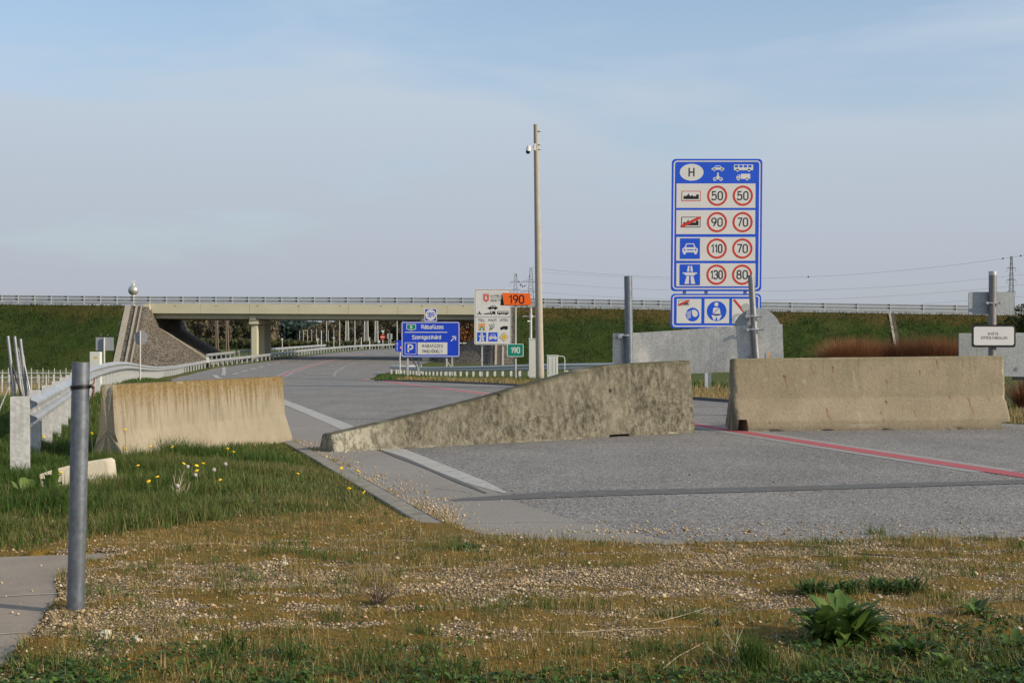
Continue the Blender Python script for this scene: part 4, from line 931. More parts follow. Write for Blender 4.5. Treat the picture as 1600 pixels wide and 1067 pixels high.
def mway(f, cx, cy, s, m):
    f.poly([(cx-2.9*s,cy-12*s),(cx-.7*s,cy-12*s),(cx-.9*s,cy-4*s),(cx-4.2*s,cy-4*s)], m); f.poly([(cx+.7*s,cy-12*s),(cx+2.9*s,cy-12*s),(cx+4.2*s,cy-4*s),(cx+.9*s,cy-4*s)], m)
    f.poly([(cx-10*s,cy-2.8*s),(cx+10*s,cy-2.8*s),(cx+10*s,cy-1*s),(cx+7.6*s,cy-1*s),(cx+6.6*s,cy+1.2*s),(cx-6.6*s,cy+1.2*s),(cx-7.6*s,cy-1*s),(cx-10*s,cy-1*s)], m)
    f.poly([(cx-4.6*s,cy+2*s),(cx-1*s,cy+2*s),(cx-1.4*s,cy+13*s),(cx-7.6*s,cy+13*s)], m); f.poly([(cx+1*s,cy+2*s),(cx+4.6*s,cy+2*s),(cx+7.6*s,cy+13*s),(cx+1.4*s,cy+13*s)], m)
f.rect(1063, 372.5, 1094, 404.5, B); f.up(); car_front(f, 1078.5, 389.5, 1.0, W_, B)
f.up(); f.rect(1063, 413, 1094.5, 445.5, B); f.up(); mway(f, 1078.7, 429, 1.12, W_)
f.build('lettering', sg)
# lower board
pan2 = plate(Y, [(u + (v - 350) * -.009, v) for u, v in rr(1049.5, 459, 1190.5, 513, 6)], .05, B, sg, 'lower_panel', bevel=.004)
f = tilt(Face(Y)); f.up(); f.stroke(rr(1053, 462.4, 1187, 509.6, 4), 2.0, W_, True); f.up()
f.rect(1058.5, 467, 1097, 505, W_); f.rect(1102, 467, 1140.5, 505, W_); f.rect(1145, 467, 1182, 505, W_); f.up()
f.rect(1061, 469, 1078, 477.5, K, 1); f.up(); f.rect(1061.8, 469.8, 1077.2, 476.7, W_, .6); f.up(); skyline(f, 1063, 471, 13, 5, K); f.up(); f.poly([(1060.5,478),(1060.5,476),(1076,468.5),(1078.2,468.5),(1078.2,470.5),(1063,478)], R_)
f.ell(1083.5, 491.5, 10.6, 10.8, B); f.up(); f.poly(roundpoly([(1082,484.5),(1087,484.0,3),(1092,488,4),(1091,494,4),(1086,496,3),(1083,492,3)], True), W_)
for k in range(5): f.stroke([(1073.6+k*.3, 488.6+k*2.4), (1080.8, 486+k*2.3)], 1.1, W_)
f.ell(1121, 486, 15.3, 15.5, B); f.up(); f.ell(1120.5, 475.5, 3.2, 3.2, W_, 18); f.poly(roundpoly([(1114.6,492.5),(1115.6,480.5,2.5),(1125.4,480.5,2.5),(1127.6,492.5)], True), W_)
f.poly([(1113,492.8),(1115,490.6),(1127,490.6),(1129,492.8),(1125,500),(1122,500),(1121.4,496),(1119.6,496),(1119,500),(1116,500)], W_); f.up(); f.stroke([(1126.4,479.5),(1114,491.5)], 1.0, B); f.stroke([(1114,491.8),(1121,493.2),(1128,491.8)], .8, B)
f.poly([(1146.5,469),(1149,467.2),(1168,489),(1166,492.5)], R_); f.up(); f.ell(1166.5, 480.5, 6.5, 6.5, M['s_grey'], 20); f.stroke(roundpoly([(1147,503),(1149,493,5),(1157,491.5,3),(1160,497)]), 4.5, M['s_grey'])
f.build('lettering', sg)

# -- blue direction board
Y = 96.0
sg = thing('direction_board', 'wide blue direction board reading Rabafuzes and Szentgotthard with a white P', 'traffic sign', ((673-800)*Y/F, Y, gz(Y)))
DB = M['s_blue2']
plate(Y, rr(627, 502.5, 718.5, 558, 3), .08, DB, sg, 'panel')
for u in (637, 653, 698, 706):
    mb = MB(); x = (u - 800) * Y / F; z1 = P(u, 503, Y).z; mb.box((x, Y + .14 + (.5 if u in (653, 706) else 0), (z1 - 1.4) / 2), (.11, .11, z1 + 1.4)); mb.build('post', M['galv_post'], sg)
for a, b in ((640, 652), (693, 683)):
    mb = MB(); mb.tube([P(a, 556, Y + .2), P(a + 22, 590, Y + 2.4)], .04, 6); mb.build('brace', M['galv_post'], sg)
f = Face(Y); f.up(); f.stroke(rr(628.3, 503.8, 717.2, 556.6, 2.4), 1.1, W_, True)
f.poly([(635,506.4),(650,506.4),(650,514.4),(642.5,516.8),(635,514.4)], W_); f.up(); f.poly([(635.9,507.3),(649.1,507.3),(649.1,513.8),(642.5,515.9),(635.9,513.8)], M['s_green']); f.up(); f.text('8', 642.5, 514, 5.4, W_, .17, .95)
f.text('Rábafüzes', 675.6, 514.2, 6.8, W_, .17, .92); f.rect(632.5, 518.5, 698.8, 519.7, W_); f.text('Szentgotthárd', 666.5, 530.2, 6.8, W_, .17, .86)
f.stroke([(704.6, 533), (711.6, 526)], 1.5, W_); f.stroke([(706.2, 525.8), (711.9, 525.8), (711.9, 531.6)], 1.5, W_)
f.stroke(rr(632.8, 535.4, 650.2, 553.2, 1), .8, W_, True); f.text('P', 641.3, 551.4, 13.6, W_, .17, .98); f.rect(652.8, 535, 699, 554, W_); f.up()
f.text('RÁBAFÜZES', 675.8, 543.2, 5.2, K, .145, .98); f.text('PIHENŐHELY', 675.8, 551.6, 5.2, K, .145, .92); f.build('lettering', sg)
# shield with the motorway exit
s2 = thing('route_shield', 'small blue square sign with 189 in a white disc above the direction board', 'traffic sign', ((673-800)*Y/F, Y, P(673, 503, Y).z))
plate(Y - .02, rr(663.2, 482, 682.6, 502.2, 2), .05, W_, s2, 'panel'); f = Face(Y - .02); f.up(); f.rect(664.3, 483.1, 681.5, 501.1, DB, 1.2); f.up(); f.ell(672.9, 492.1, 8.2, 8.5, W_); f.up(); f.text('189', 672.9, 496.3, 8.4, DB, .14, .74); f.build('lettering', s2)
mb = MB(); x = (673 - 800) * Y / F; mb.box((x, Y + .1, P(0, 496, Y).z), (.08, .06, 1.4)); mb.build('bracket', M['galv_post'], s2)
# small blue sign beside it
Y = 110.0
s3 = thing('lane_sign', 'small blue sign with a white upward arrow half hidden by the direction board', 'traffic sign', ((623-800)*Y/F, Y, gz(Y)))
plate(Y, rr(617.6, 532, 628.6, 549, 1), .05, DB, s3, 'panel'); f = Face(Y); f.up(); f.stroke([(620.6, 547.6), (620.6, 536.5)], .9, W_); f.poly([(618.9, 537.8), (620.6, 534.2), (622.3, 537.8)], W_); f.ell(626.6, 543, 2, 2.2, R_); f.up(); f.ell(626.6, 543, 1.2, 1.3, W_); f.build('lettering', s3)
mb = MB(); pole(mb, (624.6 - 800) * Y / F, Y + .12, gz(Y) - .3, P(0, 535, Y).z, .06); mb.build('post', M['galv_post'], s3)

# -- white toll board
Y = 80.0
sg = thing('toll_board', 'white toll information board with vehicle pictograms and two blue squares', 'traffic sign', ((770-800)*Y/F, Y, gz(Y)))
plate(Y, rr(741, 451.6, 798.6, 538.5, 3), .08, W_, sg, 'panel')
for u in (753.3, 786.2):
    mb = MB(); mb.box(((u-800)*Y/F, Y + .13, (P(0, 450.6, Y).z + gz(Y) - .3) / 2), (.085, .085, P(0, 450.6, Y).z - gz(Y) + .3)); mb.build('post', M['galv_post'], sg)
f = Face(Y); f.up(); f.stroke(rr(742.3, 452.9, 797.3, 537.2, 2.2), .55, K, True); f.rect(742.6, 494.9, 797, 495.5, K)
f.stroke(rr(752.8, 457.6, 790, 474.2, 1), .45, M['s_grey'], True); f.poly([(755,459.3),(763.8,459.3),(763.8,469.4),(759.4,472.6),(755,469.4)], R_); f.up(); f.stroke([(756.6, 460.6), (762.2, 460.6), (762.2, 468.8), (759.4, 470.9), (756.6, 468.8)], .3, W_, True); f.poly([(758.7,462),(760.1,462),(761.2,468),(757.6,468)], W_)
f.text('MATRICA', 765.8, 464.6, 4.2, K, .15, .95, 'l'); f.rect(766, 465.6, 788, 466.2, K); f.text('VIGNETTE', 765.8, 471.8, 4.2, K, .15, .88, 'l')
f.up(); f.poly([(762,482.6),(762,480.6),(765.6,479.6),(767.4,477.2),(773.4,477.2),(776.2,479.8),(777.6,480.6),(777.6,482.6)], K); f.ell(765.6, 482.8, 1.5, 1.5, K, 12); f.ell(774, 482.8, 1.5, 1.5, K, 12)
f.up(); f.poly([(768, 478.1), (769.9, 478.1), (769.9, 479.6), (766.6, 479.6)], W_); f.poly([(770.6, 478.1), (773, 478.1), (774.8, 479.6), (770.6, 479.6)], W_)
f.ring(747.2, 490.6, .7, 1.4, K, 12); f.ring(751.4, 490.6, .7, 1.4, K, 12); f.poly([(747.6,490),(748.4,488.4),(748.6,486.4),(749.8,486.6),(750,488.4),(751.4,490.2),(749.4,490.8)], K)
f.poly([(755.6,490.8),(756,489.6),(760,489.6),(762,488.9),(764.6,489),(765.4,491),(755.6,491)], K); f.ell(759, 491, .8, .8, K, 10); f.poly([(765.4,490.6),(766,486.2),(770.8,486.2),(770.8,490.6)], K); f.poly([(770.8,486.2),(773.4,486.6),(774.2,489),(774.2,490.8),(770.8,490.8)], K); f.ell(768, 491, 1, 1, K, 10); f.ell(773, 491, .9, .9, K, 10); f.rect(777, 486, 794.4, 491, K, .5); f.ell(780.6, 491, 1.1, 1.1, K, 10); f.ell(791, 491, 1.1, 1.1, K, 10); f.up()
for k in range(5): f.rect(778 + k * 3.2, 486.8, 780.4 + k * 3.2, 488.8, W_)
f.rect(766.8, 487.2, 769.4, 489, W_)
f.text('TOLL', 752.3, 502.4, 4.6, K, .13, .95); f.text('MAUT', 769.6, 502.4, 4.6, K, .13, .95); f.text('ÚTDÍJ', 787.6, 502.4, 4.6, K, .13, .95)
f.rect(747.6, 505, 758, 516.4, M['s_brown']); f.up(); f.poly([(752.8, 508.6), (757.6, 516.4), (748, 516.4)], M['s_green']); f.up(); f.poly([(752.4,511.6),(753.2,511.6),(754.6,516),(751,516)], W_)
for k in range(3): f.stroke(roundpoly([(764.4+k*3.5, 506.6-k*.9+.5), (768.6+k*2.6-1.5, 510.6+.2*k, 4.5), (764.6+k*1.5, 515.6-.7*k+.6)][::1]), .9, K)
f.up(); f.poly([(781.6,514.4),(781.6,512.2),(783.4,510.6),(785.4,510.6),(785.4,509.4),(793.4,509.4),(793.4,514.4)], K); f.ell(784, 514.6, 1.2, 1.2, K, 12); f.ell(790.6, 514.6, 1.2, 1.2, K, 12)
f.rect(745.6, 519.3, 759.8, 533.4, B); f.up(); mway(f, 752.7, 526.1, .52, W_); f.rect(763.2, 519.3, 777.4, 533.4, B); f.up(); car_front(f, 770.3, 526.8, .5, W_, B)
f.poly([(787.6,518.9),(794.6,526.4),(787.6,533.9),(780.6,526.4)], K); f.up(); f.poly([(787.6,519.6),(793.9,526.4),(787.6,533.2),(781.3,526.4)], W_); f.up(); f.poly([(787.6,521.2),(792.4,526.4),(787.6,531.6),(782.8,526.4)], M['s_yellow'])
f.build('lettering', sg)

# -- kilometre signs on one post
Y = 63.0
sg = thing('kilometre_sign', 'slim post carrying an orange 190 plate above a green 190 plate', 'traffic sign', ((805.6-800)*Y/F, Y, gz(Y)))
mb = MB(); pole(mb, (805.6-800)*Y/F, Y + .08, gz(Y) - .3, P(0, 460, Y).z, .038); mb.build('post', M['galv_post'], sg)
plate(Y, [(784.6,457.6),(828.4,458.4),(830.6,476.4),(788,477.2)], .04, M['s_orange'], sg, 'orange_plate')
mb = MB(); mb.prism([P(784.4,457.6,Y+.03),P(788,477.4,Y+.03),P(781.6,477.2,Y+.30)], (0, .02, 0)); mb.build('orange_plate_return', M['black'], sg)
f = Face(Y); f.up(); f.rect(789, 476.6, 826, 477.6, K); f.up(); f.text('190', 807, 475, 14.4, K, .15, .90); f.build('lettering', sg)
plate(Y - .02, rr(792.4, 537, 818, 557.4, 1.8), .04, W_, sg, 'green_plate'); f = Face(Y - .02); f.up(); f.rect(793.4, 538, 817, 556.4, M['s_green'], 1.3); f.up(); f.text('190', 805.2, 552.2, 10, W_, .16, .76); f.build('lettering', sg)

# ------------------------------------------------------------------ mast, tall pole, cabinets
Y = 62.0
pp = thing('camera_pole', 'tall tapering concrete pole rising behind the guardrail into the sky', 'pole', ((843.5-800)*Y/F, Y, gz(Y)))
mb = MB(); x = (843.8 - 800) * Y / F; mb.tube([(x, Y, gz(Y) - .4)] + [(x + .0 - .018 * k, Y, gz(Y) + 1.12 * k) for k in range(0, 11)], [.185] + [.182 - .0078 * k for k in range(0, 11)], 24); mb.build('shaft', M['pole_conc'], pp, smooth=True)
mb = MB()
for v in (205.5, 226.5, 234): mb.tube([P(842.4, v - .4, Y), P(842.4, v + .4, Y)], .112, 20)
mb.build('clamp_band', M['galv_post'], pp)
cm = thing('dome_camera', 'white dome camera on a short arm near the top of the tall pole', 'camera', tuple(P(838, 232, Y)))
mb = MB(); mb.box(P(835.4, 230.5, Y - .05), (.12, .16, .30)); mb.build('mount', W_, cm, bevel=.02)
mb = MB(); mb.tube([P(836, 229.5, Y - .05), P(830, 229, Y - .1), P(826.5, 229.5, Y - .12)], .028, 8); mb.build('arm', W_, cm)
mb = MB(); mb.tube([P(826.4, 228, Y - .12), P(826.0, 231, Y - .12), P(825.2, 236.5, Y - .13)], [.06, .10, .105], 16); mb.build('housing', W_, cm, smooth=True)
mb = MB(); mb.sphere(P(825, 237.4, Y - .13), .098, 16, 10); mb.build('dome', M['black'], cm, smooth=True)
Y = 63.4
ms = thing('sensor_mast', 'slim grey sensor mast rising out of a pale cabinet left of the tall pole', 'mast', ((829.5-800)*Y/F, Y, gz(Y)))
mb = MB(); x = (829.3 - 800) * Y / F; mb.tube([(x, Y, gz(Y)), (x, Y, P(0, 482, Y).z)], [.062, .058], 12); mb.tube([(x, Y, P(0, 483, Y).z), (x, Y, P(0, 474, Y).z)], [.03, .022], 8); mb.build('shaft', M['galv_post'], ms, smooth=True)
mb = MB(); mb.tube([P(816.6, 494.6, Y), P(838, 494.4, Y)], .022, 8); mb.tube([P(829.3, 492, Y), P(829.3, 497, Y)], .085, 10); mb.tube([P(824, 502, Y - .1), P(829, 502, Y)], .035, 8); mb.build('sensor_arm', M['galv_post'], ms)
mb = MB(); c = P(832.6, 0, Y); mb.box((c.x, Y - .1, (P(0, 530, Y).z + gz(Y) - .2) / 2), (.36, .34, P(0, 530, Y).z - gz(Y) + .2)); mb.box((c.x, Y - .1, P(0, 529.6, Y).z), (.40, .38, .05)); mb.build('cabinet', M['cabinet'], ms, bevel=.012)
Y = 60.5
cb = thing('roadside_cabinet', 'low cream metal cabinet with a bent pipe, right of the tall pole', 'cabinet', ((863-800)*Y/F, Y, gz(Y)))
c0, c1 = P(854.6, 555.4, Y), P(871.6, 592, Y); mb = MB(); mb.box(((c0.x + c1.x)/2, Y, (c0.z + gz(Y) - .1)/2), (c1.x - c0.x, .4, c0.z - gz(Y) + .1)); mb.box(((c0.x + c1.x)/2, Y, c0.z), (c1.x - c0.x + .04, .44, .04)); mb.build('body', M['cabinet'], cb, bevel=.012)
mb = MB()
for k in range(3): mb.box((c0.x + .08 + k * .15, Y - .203, c0.z - .45), (.012, .012, .7))
mb.build('door_groove', M['s_grey'], cb)
mb = MB(); mb.tube([P(872, 556.6, Y), P(879, 556.6, Y), P(881.4, 558, Y), P(882.4, 561, Y), P(882.4, 600, Y)], .022, 8); mb.build('pipe', M['galv_post'], cb)

# signs seen from behind on the left verge
Y = 62.0
s = thing('round_sign', 'round traffic sign on a thin post seen from its grey back', 'traffic sign', ((219.7-800)*Y/F, Y, zt((219.7-800)*Y/F, Y)))
mb = MB(); c = P(219.6, 527.6, Y); mb.tube([c, c + Vector((0, .025, 0))], 10.6 * Y / F, 32); mb.build('disc', M['s_back'], s)
mb = MB(); pole(mb, c.x, Y - .06, s.location.z - .4, P(0, 517, Y).z, .035); mb.build('post', M['galv_post'], s)
mb = MB(); [mb.box((c.x, Y - .05, c.z + dz), (.16, .05, .03)) for dz in (-.12, .12)]; mb.build('clamp', M['bolt'], s)
Y = 48.0
s = thing('rectangular_sign', 'rectangular traffic sign on a post seen from its grey back', 'traffic sign', ((163.5-800)*Y/F, Y, zt((163.5-800)*Y/F, Y)))
plate(Y, rr(149.6, 527, 177, 547.6, 1), .03, M['s_back'], s, 'panel')
mb = MB(); c = P(163.4, 537, Y); pole(mb, c.x, Y - .06, s.location.z - .4, P(0, 527.6, Y).z, .035); mb.build('post', M['galv_post'], s)
mb = MB(); [mb.box((c.x + dx, Y - .03, c.z + .3), (.03, .03, .03)) for dx in (-.12, .12)]; mb.build('clamp', M['bolt'], s)
Y = 38.0
s = thing('yellow_marked_cabinet', 'slim white cabinet with a small yellow mark behind the guardrail', 'cabinet', tuple(P(150, 585, Y)))
mb = MB(); a, b = P(141.6, 549.6, Y), P(158, 600, Y); mb.box(((a.x+b.x)/2, Y, (a.z + b.z)/2), (b.x-a.x, .2, a.z-b.z)); mb.build('body', M['cabinet'], s, bevel=.01)
f = Face(Y - .1); f.up(); f.poly([(146, 558.5), (148, 556.6), (150, 558), (152.6, 557), (151.6, 560.4), (148, 560.6)], M['s_yellow']); f.build('mark', s)

# ------------------------------------------------------------------ the dismantled sign posts behind the barriers
def clampset(root, pts, Yc, w_):
    for u, v in pts:
        mb = MB(); c = P(u, v, Yc)
        mb.tube([c + Vector((-w_, -.055, 0)), c + Vector((w_, -.055, 0))], .012, 8); mb.tube([c + Vector((-w_, -.095, 0)), c + Vector((-w_, -.03, 0))], .026, 8); mb.tube([c + Vector((w_, -.095, 0)), c + Vector((w_, -.03, 0))], .026, 8)
        mb.tube([c + Vector((0, -.0, -.018)), c + Vector((0, .0, .018))], .064, 16); mb.build('clamp', M['bolt'], root, smooth=False)
Y = 23.362
s = thing('bare_long_sign', 'long bare metal sign back lying between two leaning posts', 'traffic sign', tuple(P(1090, 583, Y)))
mb = MB(); rings = []
for u in np.linspace(957.5, 1222.5, 54):
    vt_ = np.interp(u, [957, 1000, 1070, 1160, 1223], [520.8, 519.6, 515.2, 508.4, 506.4]); vb_ = np.interp(u, [957, 1000, 1085, 1150, 1224], [588, 586, 583.4, 580.6, 577]); q = max(0., (u - 978) / 96.); q2 = (978 - u) / 96. if u < 978 else 0
    yy = Y - .22 * q2 + .13 * (1 - math.exp(-q / .62)) - .0
    k2 = (u - 957) / 265 * 2.6; a_, b_ = P(u, vt_, yy), P(u + k2 * (1 if u > 1100 else 0), vb_, yy); rings.append([a_, b_, b_ + Vector((0, .012, 0)), a_ + Vector((0, .012, 0))])
mb.sweep(rings); mb.build('panel', M['alu'], s, smooth=True)
Y = 23.50
mb = MB(); mb.box(P(1091, 640, Y + .12), (.01, .01, .01)); 
f = Face(Y - .03); f.up(); f.ell(1048, 534, 3.2, 2.8, M['cabinet'], 16); f.up(); f.ell(1048, 534, 2.0, 1.7, M['alu'], 16)
f.ell(999, 526.3, .8, .8, K, 8); f.poly([(1199.6, 550), (1201.6, 549), (1201.4, 562), (1199, 563)], M['s_brown']); f.stroke([(1169, 556), (1170.6, 560.5)], .7, K); f.stroke([(1172.6, 557.5), (1172.4, 560.5)], .7, K); f.build('mark', s)
s = thing('post_stump', 'thick grey steel post leaning slightly behind the sloping barrier end', 'post', (P(984, 640, 23.275).x, 23.275, 0))
mb = MB(); mb.tube([P(986.2, 662, 23.275), P(984, 600, 23.275), P(981.4, 431.6, 23.275)], .066, 24); mb.build('shaft', M['galv_pole'], s, smooth=True)
mb = MB(); c = P(980, 523.8, 23.275); mb.tube([c + Vector((-.06, -.02, 0)), c + Vector((-.14, -.03, -.01))], .025, 8); mb.tube([c + Vector((.0, .0, -.015)), c + Vector((.0, 0, .015))], .072, 16); mb.box(c + Vector((-.12, -.03, -.02)), (.07, .05, .045)); mb.build('clamp', M['bolt'], s)
s = thing('leaning_post', 'bright steel post leaning left in front of a round sign back', 'post', (P(1190, 640, 23.42).x, 23.42, 0))
mb = MB(); mb.tube([P(1197, 661, 23.42), P(1181.4, 556, 23.42), P(1173.2, 429.8, 23.42)], .052, 24); mb.build('shaft', M['galv_lean'], s, smooth=True)
clampset(s, [(1178.4, 494.4), (1179.8, 515)], 23.42, .135)
s = thing('bare_round_sign', 'grey round sign back fixed to the leaning post above the long panel', 'traffic sign', tuple(P(1182.6, 519.6, 23.515)))
mb = MB(); c = P(1183, 519.5, 23.515); mb.tube([c, c + Vector((0, .02, 0))], 38 * 23.515 / F, 48); mb.build('disc', M['alu_dull'], s)
Y = 24.6
s = thing('sign_post', 'mottled steel post with a white plate below and a blank grey plate above', 'post', (P(1551, 660, Y).x, Y, 0))
mb = MB(); mb.tube([P(1549.6, 652, Y), P(1551.2, 424.6, Y)], .066, 24); mb.build('shaft', galv('mottled steel post', (.20, .19, .185), .45, .55), s, smooth=True)
mb = MB(); mb.tube([P(1551.2, 430.2, Y), P(1551.2, 424, Y)], .070, 24); mb.build('cap', M['galv'], s, smooth=True)
clampset(s, [(1551, 473.6)], Y, .12)
s = thing('bare_small_sign', 'small blank grey sign back with rounded corners near the post top', 'traffic sign', tuple(P(1548, 473, Y + .1)))
plate(Y + .068, rr(1513.4, 456.2, 1583.4, 491.2, 3), .02, M['alu_dull'], s, 'panel')
s = thing('exception_plate', 'white black-rimmed plate lettered KIVEVE EPITESI FORGALOM', 'traffic sign', tuple(P(1552, 525, Y - .1)))
plate(Y - .10, rr(1518.6, 507.6, 1587, 542.8, 4), .025, K, s, 'frame'); f = Face(Y - .10); f.up(); f.rect(1521.6, 510.4, 1584.4, 539.2, W_, 3); f.up(); f.text('KIVÉVE,', 1552.4, 523.8, 4.6, K, .14, .95, sp=.02); f.text('ÉPÍTÉSI FORGALOM', 1553.6, 530.2, 4.4, K, .14, .92)
f.ell(1540, 526.5, .5, .5, M['s_grey'], 8); f.ell(1565, 516, .5, .5, M['s_grey'], 8); f.build('lettering', s)
Y = 25.2
s = thing('large_grey_panel', 'large pale grey sign panel behind the post with AD near its edge', 'traffic sign', tuple(P(1600, 590, Y)))
plate(Y, [(1498.6, 520.6), (1700, 519), (1700, 589.6), (1498.6, 587)], .03, M['alu_dull'], s, 'panel')
mb = MB(); mb.prism([P(1584, 588.6, Y - .02), P(1700, 590.4, Y - .02), P(1700, 595.4, Y - .02), P(1584, 593.6, Y - .02)], (0, .08, 0)); mb.build('lower_rail', M['black'], s)
for u in (1630, 1690):
    mb = MB(); c = P(u, 0, Y + .1); mb.box((c.x, Y + .1, .55), (.08, .08, 1.6)); mb.build('post', M['galv_post'], s)
f = Face(Y); f.up(); f.text('AD', 1586, 580, 6.2, K, .12, .8); f.build('lettering', s)

# ------------------------------------------------------------------ foreground tube with its strap
Y = 6.96
s = thing('steel_tube_post', 'near galvanised tube post with a black strap, standing in the gravel', 'post', (P(118, 968, Y).x, Y, 0))
mb = MB(); rs_ = []; n = 40; pts = [(P(118 + (v - 968) * -.0215, v, Y)) for v in (985, 968, 850, 700, 566)]
for p in pts: rs_.append([p + Vector((math.cos(2*math.pi*j/n), math.sin(2*math.pi*j/n), 0)) * .0425 for j in range(n)])
for p, r in ((pts[-1], .038), (pts[-1] - Vector((0, 0, .3)), .038)): rs_.append([p + Vector((math.cos(2*math.pi*j/n), math.sin(2*math.pi*j/n), 0)) * r for j in range(n)])
mb.sweep(rs_, caps=False); mb.build('tube', M['galv_pole'], s, smooth=True, fix=False)
mb = MB(); c = P(126, 603.6, Y); zz = c.z
for dz, w2 in ((0, .006), (-.011, .004)): mb.tube([Vector((P(125.6, 0, Y).x + math.cos(a) * .0445, Y + math.sin(a) * .0445, zz + dz + math.sin(a * 1 + 2) * .004)) for a in np.linspace(math.pi * .6, math.pi * 2.3, 22)], w2, 6)
mb.build('strap', M['black'], s, smooth=True)
mb = MB(); mb.tube([P(138.5, 602, Y), P(143, 603, Y - .02), P(147, 598, Y - .02), P(147.6, 590, Y - .02)], .0035, 6); mb.tube([P(147, 603, Y - .02), P(146, 612, Y - .02), P(145.4, 619, Y - .02), P(146, 633, Y)], [.0045, .006, .005, .002], 6); mb.build('rusty_wire', M['rust'], s)
mb = MB(); mb.sphere(P(145.6, 606, Y), .008, 8, 6); mb.sphere(P(142, 603, Y), .009, 8, 6); mb.build('knot', M['black'], s)
# ------------------------------------------------------------------ vegetation
rs = np.random.RandomState(7)
def leafmat(name, cols, rough=.6, trans=.3):
    """cols: colours picked by the 'tint' of each blade or leaf"""
    t = Mt(name); ti = t.attr('tint')
    r = t.n('ShaderNodeValToRGB', {'Fac': ti}); cr_ = r.color_ramp
    while len(cr_.elements) < len(cols): cr_.elements.new(.5)
    for i, c in enumerate(cols): cr_.elements[i].position = i / (len(cols) - 1); cr_.elements[i].color = (*c, 1)
    t.set(color=r.outputs[0], rough=rough, spec=.25)
    tr = t.n('ShaderNodeBsdfTranslucent', {'Color': r.outputs[0]}); mxs = t.n('ShaderNodeMixShader', {0: trans, 1: t.b.outputs[0], 2: tr.outputs[0]})
    t.nt.links.new(mxs.outputs[0], t.nt.nodes['Material Output'].inputs[0]); return t.m
M['grass'] = leafmat('grass blades', [(.038, .082, .012), (.055, .105, .016), (.085, .125, .024), (.14, .14, .042), (.24, .185, .085)])
M['dry'] = leafmat('dry grass', [(.12, .13, .03), (.22, .17, .055), (.32, .23, .09), (.42, .33, .17), (.22, .12, .045)])
M['weed'] = leafmat('broad weed leaves', [(.028, .060, .012), (.048, .098, .018), (.085, .145, .028), (.14, .20, .045)], .42)
M['moss_b'] = leafmat('moss tips', [(.33, .19, .032), (.26, .165, .032), (.18, .14, .03), (.27, .13, .03)], .8, .2)
M['twig'] = plain('dead twig', (.10, .075, .055), .9, 0, .3); M['pale_twig'] = plain('bleached stalk', (.33, .27, .19), .9, 0, .2)
def zgr(x, y):
    x = np.asarray(x, float); y = np.asarray(y, float)
    return np.where((x > xl(y)) & (x < xr(y)) & (y > front_y(x) + .1), zroad(x, y), z_ground(x, y))
def blades(x, y, h, wd, lean, tint, z=None, az=None, seg=3, curve=1.6):
    n = len(x); z = zgr(x, y) - .005 if z is None else z
    az = rs.uniform(0, 2 * np.pi, n) if az is None else az; fa = az + np.pi / 2 + rs.normal(0, .5, n)
    V = np.empty((n, 2 * seg + 1, 3)); dx, dy = np.cos(az), np.sin(az); wx, wy = np.cos(fa), np.sin(fa)
    for k in range(seg + 1):
        t = k / seg; off = lean * h * t ** curve; zz = z + h * t * np.sqrt(np.clip(1 - (lean * .75 * t) ** 2, .1, 1)); wk = wd * (1 - t ** 1.5) * .5
        if k == seg: V[:, 2 * seg, 0] = x + dx * off; V[:, 2 * seg, 1] = y + dy * off; V[:, 2 * seg, 2] = zz
        else:
            for s_, j in ((-1, 0), (1, 1)):
                V[:, 2*k+j, 0] = x + dx*off + s_*wx*wk; V[:, 2*k+j, 1] = y + dy*off + s_*wy*wk; V[:, 2*k+j, 2] = zz
    m = 2 * seg + 1; b = np.arange(n)[:, None] * m
    Q = np.concatenate([b + np.array([2*k, 2*k+1, 2*k+3, 2*k+2]) for k in range(seg - 1)]); T = b + np.array([2*seg-2, 2*seg-1, 2*seg])
    return V.reshape(-1, 3), Q, T, np.repeat(tint, m)
def join_blades(name, parts, mat, parent=None, origin=None):
    Vs, Qs, Ts, ts, k = [], [], [], [], 0
    for V, Q, T, t in parts: Vs.append(V); Qs.append(Q + k); Ts.append(T + k); ts.append(t); k += len(V)
    V = np.vstack(Vs)
    if origin is not None: V = V - np.array(origin)
    o = link_mesh(name, fan_mesh(name, V, [np.vstack(Qs), np.vstack(Ts)], mat, dict(tint=np.concatenate(ts))), parent)
    if origin is not None: o.location = origin
    return o
def scatter(n, x0, x1, y0, y1): return rs.uniform(x0, x1, n), rs.uniform(y0, y1, n)

